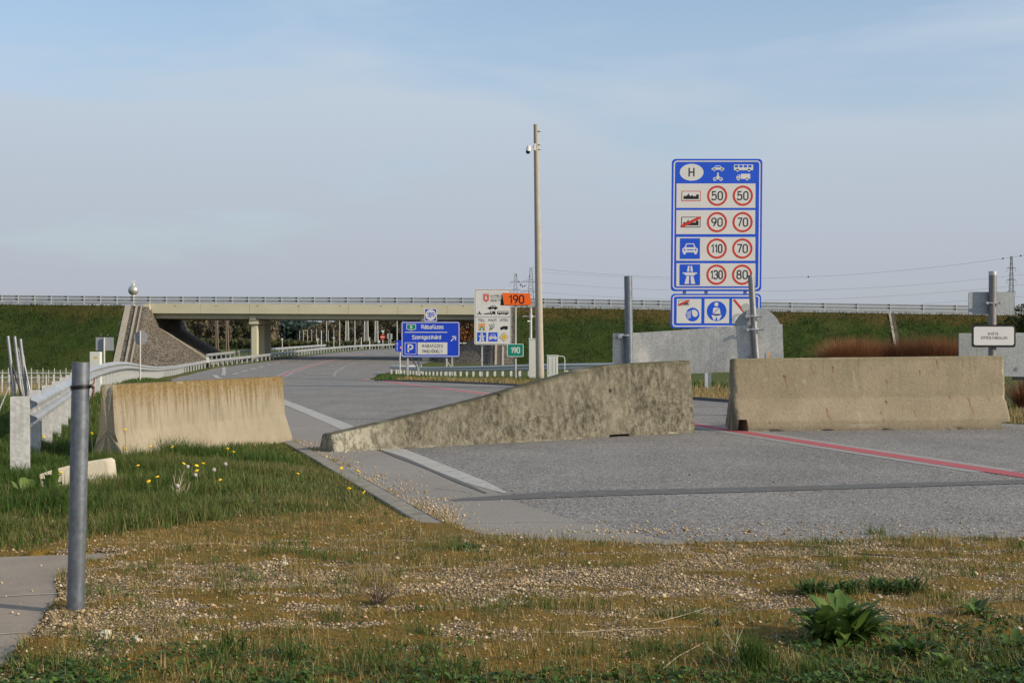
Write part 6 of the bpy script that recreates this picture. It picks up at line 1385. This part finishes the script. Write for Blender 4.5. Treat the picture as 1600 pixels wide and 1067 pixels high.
# delineator post
dy = 150; x0 = (324.5 - 800) * dy / F; s = thing('delineator_post', 'white and black delineator post beside the left guardrail bend', 'delineator', (x0, dy, gz(dy)))
z0, z1 = gz(dy), P(0, 558, dy).z; mb = MB(); mb.use(M['s_black']).box((x0, dy, z0 + .25), (.26, .12, .6)); mb.use(W_).box((x0, dy, (z0 + .56 + z1) / 2), (.26, .12, z1 - z0 - .56)); mb.use(M['s_black']).box((x0 + .01, dy - .065, z1 - .75), (.10, .01, .3)); mb.build('body', None, s)

# ------------------------------------------------------------------ reddish twig shrubs on the right
M['redtwig'] = leafmat('reddish twigs', [(.085, .045, .025), (.17, .070, .035), (.29, .115, .05), (.24, .13, .06)], .8, .15)
M['bushleaf'] = leafmat('dark bush leaves', [(.02, .035, .012), (.035, .055, .016), (.07, .07, .025)], .7, .15)
for i, (u, v, w_, tm, lab) in enumerate(((1316, 526, 30, .75, 'leftmost reddish bare shrub behind the right barrier'), (1346, 523, 30, .7, 'orange tinged bare shrub, second from the left behind the right barrier'), (1402, 525, 34, .15, 'dark bare shrub in the middle behind the right barrier'), (1442, 522, 30, .3, 'tallest brown bare shrub behind the right barrier'), (1480, 523, 28, .55, 'red-brown bare shrub just left of the large grey panel'), (1600, 612, 14, .3, 'dark reddish weeds right of the long barrier'))):
    yy = 84 if i < 5 else 30; n = 6500 if i < 5 else 700; c = P(u, 0, yy); zz = float(zg(yy)) - .1; top = P(0, v, yy).z if i < 5 else .75; hh = top - zz; R2 = w_ * yy / F
    x = c.x + rs.normal(0, R2 * .36, n); y = yy + rs.normal(0, R2 * .5, n); az = np.arctan2(y - yy, x - c.x) + rs.normal(0, .5, n); dome = np.sqrt(np.clip(1 - ((x - c.x) / (R2 * 1.05)) ** 2, .15, 1))
    o = join_blades('bare_shrub', [blades(x, y, hh * dome * np.clip(rs.beta(3, 2, n) * 1.25, .2, 1.1), .02 if i < 5 else .012, rs.uniform(.1, 1.0, n), np.clip(rs.normal(tm, .2, n), 0, 1), z=np.full(n, zz), az=az)], M['redtwig'], None, (c.x, yy, zz)); tag(o, lab, 'shrub', 'bare shrubs behind the right barrier' if i < 5 else None)

# ------------------------------------------------------------------ trees seen under the bridge
def crown_mesh(name, n, rx, rz, sz, mat, seed, lumps=9, zc=0.0):
    r = np.random.RandomState(seed); C = r.normal(0, .48, (lumps, 3)); C /= np.maximum(1, np.linalg.norm(C, axis=1))[:, None]; C[:, 2] = np.clip(C[:, 2], -.7, .8)
    k = r.randint(0, lumps, n); d = r.normal(0, 1, (n, 3)); d /= np.linalg.norm(d, axis=1)[:, None]; lr = r.uniform(.28, .5, lumps)[k][:, None]
    p = (C[k] + d * lr * r.uniform(.5, 1.05, (n, 1)) ** .5) * np.array([rx, rx, rz]) + np.array([0, 0, zc])
    a = r.normal(0, 1, (n, 3)); a /= np.linalg.norm(a, axis=1)[:, None]; b = np.cross(a, r.normal(0, 1, (n, 3))); b /= np.linalg.norm(b, axis=1)[:, None]; s_ = sz * r.uniform(.5, 1.3, (n, 1))
    V = np.stack([p - a*s_, p - b*s_*.6, p + a*s_, p + b*s_*.6], 1).reshape(-1, 3)
    t = np.repeat(np.clip(r.uniform(0, 1, lumps)[k] * .6 + r.uniform(0, .4, n), 0, 1), 4)
    return fan_mesh(name, V, [np.arange(4 * n).reshape(-1, 4)], mat, dict(tint=t))
M['t_ever'] = leafmat('haze tinted evergreen foliage', [(.026, .046, .040), (.042, .066, .056), (.058, .084, .070)], .8, .1)  # haze put into the crown colours: bluish here, paler in those below
M['t_bare'] = leafmat('budding bare tree crown', [(.070, .060, .046), (.115, .095, .064), (.15, .122, .075), (.12, .12, .055)], .8, .15)
M['t_olive'] = leafmat('olive tree crown', [(.035, .042, .018), (.060, .066, .024), (.10, .095, .035)], .8, .15)
M['t_autumn'] = leafmat('rusty tree crown', [(.13, .055, .018), (.20, .09, .025), (.10, .075, .03)], .8, .2)
bark = plain('bark', (.10, .08, .06), .95, 0, .2)
CM = {k: [crown_mesh('crown', 1500, 3.2, 4.0, .42, M[m], s_, zc=6.4) for s_ in (1, 2)] for k, m in (('bare', 't_bare'), ('olive', 't_olive'), ('autumn', 't_autumn'), ('ever', 't_ever'))}
mb = MB(); rgk = random.Random(2); mb.tube([(0, 0, -1), (.05, 0, 3), (.0, .1, 6.5), (.1, 0, 9)], [.22, .17, .10, .04], 8)
for k in range(9):
    a = rgk.uniform(0, 6.28); z = rgk.uniform(2.6, 7); L = rgk.uniform(1.6, 2.8); mb.tube([(0, 0, z), (math.cos(a)*L*.5, math.sin(a)*L*.5, z + L*.5), (math.cos(a)*L, math.sin(a)*L, z + L*.95)], [.08, .05, .02], 5)
to = mb.build('trunk', bark, smooth=True); tme = to.data; bpy.data.objects.remove(to)
trees = []
rgt = random.Random(14)
desc = {'bare': 'grey-brown nearly bare tree', 'olive': 'olive green tree', 'autumn': 'rusty orange tree', 'ever': 'dark evergreen tree'}
for i, (u, yy, vt, kind, where) in enumerate([(240, 300, 486, 'olive', 'nearest the left abutment under the bridge'), (262, 330, 480, 'bare', 'second from the left abutment under the bridge'), (284, 310, 482, 'olive', 'left of the first pair of wooden poles'), (306, 335, 478, 'bare', 'just left of the wooden pole pair'), (330, 345, 480, 'bare', 'behind the left wooden pole pair'), (352, 330, 482, 'bare', 'behind the right wooden pole pair'), (374, 340, 486, 'olive', 'left of the bridge column'), (394, 350, 490, 'ever', 'directly behind the left bridge column'),
        (498, 470, 507, 'bare', 'at the edge of the sky gap under the bridge'), (512, 450, 502, 'bare', 'behind the first tall lamp mast under the bridge'), (527, 430, 498, 'bare', 'between the first two tall masts under the bridge'), (543, 420, 494, 'olive', 'behind the second tall mast under the bridge'), (560, 400, 490, 'bare', 'behind the third tall mast under the bridge'), (576, 390, 488, 'bare', 'behind the lattice mast under the bridge'), (593, 380, 488, 'olive', 'above the no entry sign'), (610, 370, 488, 'bare', 'just left of the blue direction board'),
        (628, 360, 486, 'olive', 'above the left end of the blue board'), (646, 350, 486, 'bare', 'left of the right bridge pier'), (684, 330, 484, 'bare', 'right of the route shield'), (704, 310, 484, 'olive', 'above the right end of the blue board'), (722, 290, 490, 'autumn', 'between the blue board and the white toll board'), (738, 290, 484, 'autumn', 'at the left edge of the white toll board'), (754, 300, 484, 'olive', 'behind the white toll board')]):
    x0 = (u - 800) * yy / F; z0 = float(zterr(x0, yy)) - .1; top = P(0, vt, yy).z; sc = (top - z0) / 10.6
    r = thing('tree', desc[kind] + ' ' + where, 'tree', (x0, yy, z0), 'trees seen under the bridge')
    for nm, me in (('trunk', tme), ('crown', CM[kind][i % 2])):
        o = link_mesh(nm, me, r); o.scale = (sc * rgt.uniform(.9, 1.25), sc, sc); o.rotation_euler = (0, 0, rgt.uniform(0, 6.28))
# distant woods as masses
def wood(name, label, u0, u1, yy, vt, n, size, mat, depth, seed, vb=541):
    r = np.random.RandomState(seed); u = r.uniform(u0, u1, n); y = yy + r.uniform(0, depth, n); x = (u - 800) * yy / F
    top = H - (np.interp(u, *zip(*vt)) - HV) * yy / F; z0 = zg(yy); lump = fbm(x * .22, y * .05, 0, seed, 3); tt = z0 + (top - z0) * (.80 + .34 * lump)
    z = z0 + (tt - z0) * r.uniform(0, 1, n) ** .75; a = r.normal(0, 1, (n, 3)); a /= np.linalg.norm(a, axis=1)[:, None]; b = np.cross(a, r.normal(0, 1, (n, 3))); b /= np.linalg.norm(b, axis=1)[:, None]; s_ = size * r.uniform(.5, 1.3, (n, 1)); p = np.stack([x, y, z], 1)
    V = np.stack([p - a*s_, p - b*s_*.6, p + a*s_, p + b*s_*.6], 1).reshape(-1, 3)
    t = np.repeat(np.clip(fbm(x * .15, y * .1, z * .25, seed + 5, 3) * 1.6 - .4 + r.uniform(-.2, .2, n), 0, 1), 4)
    return tag(link_mesh(name, fan_mesh(name, V, [np.arange(4*n).reshape(-1, 4)], mat, dict(tint=t))), label, kind='stuff')
wood('far_forest', 'dark blue-green forest far behind the bridge', 380, 520, 620, [(380, 497), (420, 497), (440, 498), (460, 501), (475, 503), (488, 506), (520, 510)], 16000, 1.1, M['t_ever'], 60, 5)
wood('far_woods', 'brown distant woods behind the road', 470, 800, 500, [(470, 513), (490, 507), (520, 500), (545, 495), (600, 489), (800, 486)], 26000, .9, M['t_bare'], 50, 6)
wood('left_woods', 'dark scrubby woods behind the left cone', 225, 400, 380, [(225, 490), (300, 486), (400, 496)], 18000, .7, M['t_bare'], 40, 8)
wood('undergrowth', 'low green undergrowth beyond the far guardrail', 290, 640, 262, [(290, 528), (330, 530), (400, 531), (480, 534), (640, 535)], 7000, .4, M['t_olive'], 14, 9)
# dark bush on the embankment crest at the right edge
c = P(1612, 498, 168); o = link_mesh('dark_bush', crown_mesh('dark_bush', 2600, 2.3, 1.7, .16, M['bushleaf'], 77)); o.location = c; tag(o, 'dark green bush on the embankment at the right edge', 'bush')

# ------------------------------------------------------------------ masts and signs beyond the bridge
def far_pole(u, yy, vt, r, label, group, name='lamp_post', head=True):
    x = (u - 800) * yy / F; s = thing(name, label, 'lamp post' if head else 'mast', (x, yy, gz(yy) - .1), group)
    mb = MB(); z1 = P(0, vt, yy).z; mb.tube([(x, yy, gz(yy) - .4), (x, yy, z1)], [r, r * .7], 8); mb.build('shaft', M['galv_post'], s)
    if head: mb = MB(); mb.box((x - .5, yy, z1 + .02), (1.3, .3, .12)); mb.build('lamp_head', M['cabinet'], s)
for u, yy, lab in ((510.2, 270, 'first tall lamp mast right of the sky gap'), (530.6, 262, 'second tall lamp mast under the bridge'), (554.4, 256, 'third tall lamp mast under the bridge'), (620.4, 240, 'tall lamp mast just left of the blue board'), (629.5, 262, 'tall lamp mast behind the left end of the blue board')): far_pole(u, yy, 478, .09, lab, 'tall lamp masts beyond the bridge')
for u, vt, w9 in ((468, 517, 'leftmost'), (474, 516, 'second from the left'), (480.5, 515.5, 'third from the left'), (487, 514.5, 'fourth from the left'), (494.4, 514, 'fifth, left of the small round sign'), (521.6, 514, 'above the second round sign'), (545.5, 512, 'beside the first lattice mast'), (556.2, 516, 'beside the third tall mast'), (513, 516, 'beside the first tall mast')): far_pole(u, 400, vt, .10, 'thin low lamp post in the far row, ' + w9, 'low lamp posts in the far row', 'lamp_post', False)
for u, vt, yy, lab in ((564.4, 527, 245, 'short thick marker pole right of the third mast'), (577.4, 527, 245, 'short thick marker pole left of the no entry sign'), (502, 516, 260, 'pale camera mast left of the first tall lamp')): far_pole(u, yy, vt, .12, lab, None, 'marker_pole', False)
def lattice(name, label, u, yy, vt, wb, wt, arms, cat='pylon', r=.06, group=None, mat='galv_post', seg=12):
    x = (u - 800) * yy / F; z0 = gz(yy) - .3; z1 = P(0, vt, yy).z; s = thing(name, label, cat, (x, yy, z0), group); mb = MB(); cs = [(-1,-1),(1,-1),(1,1),(-1,1)]
    def cp(t, c): w2 = (wb + (wt - wb) * t ** .8) / 2; return Vector((x + c[0]*w2, yy + c[1]*w2, z0 + (z1 - z0) * t))
    for c in cs: mb.tube([cp(0, c), cp(.5, c), cp(1, c)], r, 4)
    for i in range(seg):
        for j in range(4): mb.tube([cp(i/seg, cs[j]), cp((i+1)/seg, cs[(j+1) % 4])], r*.55, 3, False); mb.tube([cp(i/seg, cs[(j+1) % 4]), cp((i+1)/seg, cs[j])], r*.55, 3, False)
    mb.build('lattice_shaft', M[mat], s, fix=False)
    for v, L in arms:
        z = P(0, v, yy).z; mb = MB(); mb.tube([(x - L, yy, z), (x + L, yy, z)], r*.9, 4); mb.tube([(x - L, yy, z), (x, yy, z + L*.3), (x + L, yy, z)], r*.6, 4)
        for k in (-1, 1): mb.tube([(x + k*L, yy, z), (x + k*L, yy, z - 1.6)], r*.7, 4)
        mb.build('cross_arm', M[mat], s, fix=False)
    return s
M['dark_steel'] = plain('dark lattice steel', (.10, .105, .11), .7, .2, .2)
lattice('lattice_mast', 'thin lattice mast, first one under the bridge', 542.4, 300, 500, .8, .5, [], 'mast', .035, None, 'galv_post', 16)
lattice('lattice_mast', 'lattice mast left of the no entry sign', 588.2, 270, 484, .7, .4, [], 'mast', .04, None, 'galv_post', 18)
lattice('lattice_mast', 'rusty lattice mast between the third lamp mast and the no entry sign', 572.2, 280, 482, .9, .6, [], 'mast', .035, None, 'galv_post', 18)
lattice('power_pylon', 'smaller power pylon left of the tall concrete pole', 805.5, 560, 427, 4.0, .7, [(441, 2.1), (453.4, 2.0)], r=.07, group='power pylons beyond the embankment', mat='dark_steel', seg=16)
lattice('power_pylon', 'taller power pylon right beside the tall concrete pole', 829.6, 600, 418, 5.6, .8, [(440.4, 3.9), (455.4, 3.9)], r=.09, group='power pylons beyond the embankment', mat='dark_steel', seg=16)
lattice('power_pylon', 'slender power pylon at the right edge with three pairs of arms', 1580.3, 520, 400.4, 3.2, .5, [(419, 1.6), (437.6, 1.7), (456, 1.6)], r=.075, group='power pylons beyond the embankment', mat='dark_steel', seg=18)
def cable(label, pts, y0, y1, balls=(), r=.045):
    us = np.array([p[0] for p in pts], float); vs_ = np.array([p[1] for p in pts], float); c = np.polyfit(us, vs_, min(2, len(us) - 1)); uu = np.linspace(us[0], us[-1], 60)
    yf = lambda u: y0 + (y1 - y0) * (u - us[0]) / (us[-1] - us[0]); s = thing('power_cable', label, 'power cable', tuple(P(us[0], vs_[0], y0))); mb = MB()
    mb.tube([P(u, np.polyval(c, u), yf(u)) for u in uu], r, 5); mb.build('wire', M['black'], s)
    for u in balls: mb = MB(); mb.sphere(P(u, np.polyval(c, u), yf(u)), .32, 10, 8); mb.build('marker_ball', plain('dark red ball', (.06, .012, .015), .5, 0, .1) if u > 1590 else M['black'], s)
cable('uppermost power cable with dark marker balls, running to the right pylon', [(829, 418.5), (1190, 434.6), (1263, 433), (1369, 426), (1567, 403.6), (1640, 393)], 600, 505, (1263, 1567, 1595), .034)
cable('second power cable below the ball marked one', [(829, 440.4), (1190, 455.6), (1395, 447), (1600, 428.7), (1650, 423)], 600, 505, (), .03)
cable('third power cable, sagging lowest over the embankment', [(829, 455.4), (1215, 470), (1369, 463), (1574, 447), (1650, 440)], 600, 505, (), .03)
cable('short low power cable reaching the right pylon', [(1440, 475), (1520, 469), (1600, 463), (1650, 460)], 540, 510, (), .03)
cable('faint far cable right of the tall concrete pole', [(829, 424), (950, 432), (1060, 437)], 600, 620, (), .024)
cable('short sagging cable with a row of balls between the two left pylons', [(806, 428), (810.5, 440), (816.5, 448), (822, 444.5), (828, 430)], 560, 600, (806.8, 810.4, 813.4, 816.6, 820, 827.4), .03)
# A-shaped wooden poles
for u, lab in ((338, 'left pair of leaning wooden poles under the bridge'), (354, 'right pair of leaning wooden poles under the bridge')):
    yy = 215; s = thing('pole_pair', lab, 'utility pole', (( u - 800) * yy / F, yy, gz(yy) - 1.0)); 
    for du in (-1.0, 1.0):
        mb = MB(); mb.tube([P(u + du * (3 if du > 0 else .6), 553, yy), P(u + du * .3 - .5 + (1 if du > 0 else 0), 483, yy)], .12, 8); mb.build('pole', M['wood'], s)
    mb = MB(); mb.tube([P(u - 1, 508, yy), P(u + 1.6, 508, yy)], .07, 6); mb.build('cross_tie', M['wood'], s)
# small far signs
def far_sign(u, v, rpx, yy, kind, label):
    x = (u - 800) * yy / F; s = thing('far_sign', label, 'traffic sign', (x, yy, gz(yy) - .1)); mb = MB(); mb.tube([(x, yy + .1, gz(yy) - .4), (x, yy + .1, P(0, v, yy).z)], .07, 8); mb.build('post', M['galv_post'], s)
    c = P(u, v, yy); 
    if kind in ('white', 'red'):
        mb = MB(); mb.tube([c, c + Vector((0, .04, 0))], rpx * yy / F, 24); mb.build('disc', W_ if kind == 'white' else M['s_red'], s)
        if kind == 'red': f = Face(yy); f.up(); f.up(); f.rect(u - rpx*.72, v - rpx*.18, u + rpx*.72, v + rpx*.18, W_); f.build('bar', s)
        else: f = Face(yy); f.up(); f.up(); f.rect(u - .4, v - .7, u + .5, v + .7, M['s_grey']); f.build('mark', s)
    elif kind == 'tri': plate(yy, [(u - rpx, v - rpx*.8), (u + rpx, v - rpx*.8), (u, v + rpx*.9)], .04, W_, s, 'panel')
    else: plate(yy, rr(u - rpx*.6, v - rpx, u + rpx*.6, v + rpx, .3), .05, M['s_grey'], s, 'panel')
far_sign(440.8, 530, 1.7, 230, 'white', 'small round white sign in front of the dark woods')
far_sign(496.2, 530.2, 1.7, 238, 'white', 'small round white sign left of the first tall mast')
far_sign(521.4, 528, 1.6, 240, 'white', 'small round white sign between the first two tall masts')
far_sign(597.8, 526.6, 4.0, 262, 'red', 'red no entry sign far down the road')
far_sign(598.2, 518.4, 3.0, 262.3, 'tri', 'white triangular sign back above the no entry sign')
far_sign(607.4, 525, 4.0, 262, 'rect', 'left one of two narrow grey sign backs')
far_sign(610.4, 525.5, 4.2, 262, 'rect', 'right one of two narrow grey sign backs')
far_sign(592, 533.6, 2.0, 255, 'white', 'pale round sign low left of the no entry sign')
# spherical water tower beyond the embankment
yy = 900; c = P(208.4, 453.6, yy); s = thing('water_tower', 'silvery spherical water tower with antennas rising behind the overpass', 'water tower', (c.x, yy, 0))
mb = MB(); mb.sphere(c, 3.25, 24, 16); mb.build('tank', plain('silver paint', (.42, .42, .40), .4, .5, .06), s, smooth=True)
mb = MB(); mb.tube([(c.x, yy, -1), (c.x, yy, c.z - 2.6)], [1.5, 1.1], 16); mb.build('shaft', M['cabinet'], s, smooth=True)
mb = MB(); mb.tube([(c.x, yy, c.z + 3.1), (c.x, yy, c.z + 4.3)], .8, 12); mb.build('platform', M['cabinet'], s)
for dx in (-.9, -.2, .9):
    mb = MB(); mb.tube([(c.x + dx, yy, c.z + 3.0), (c.x + dx, yy, c.z + (6.6 if dx else 6.0))], .12, 6); mb.box((c.x + dx, yy - .1, c.z + 4.6), (.35, .3, 1.5)); mb.build('antenna', W_, s)
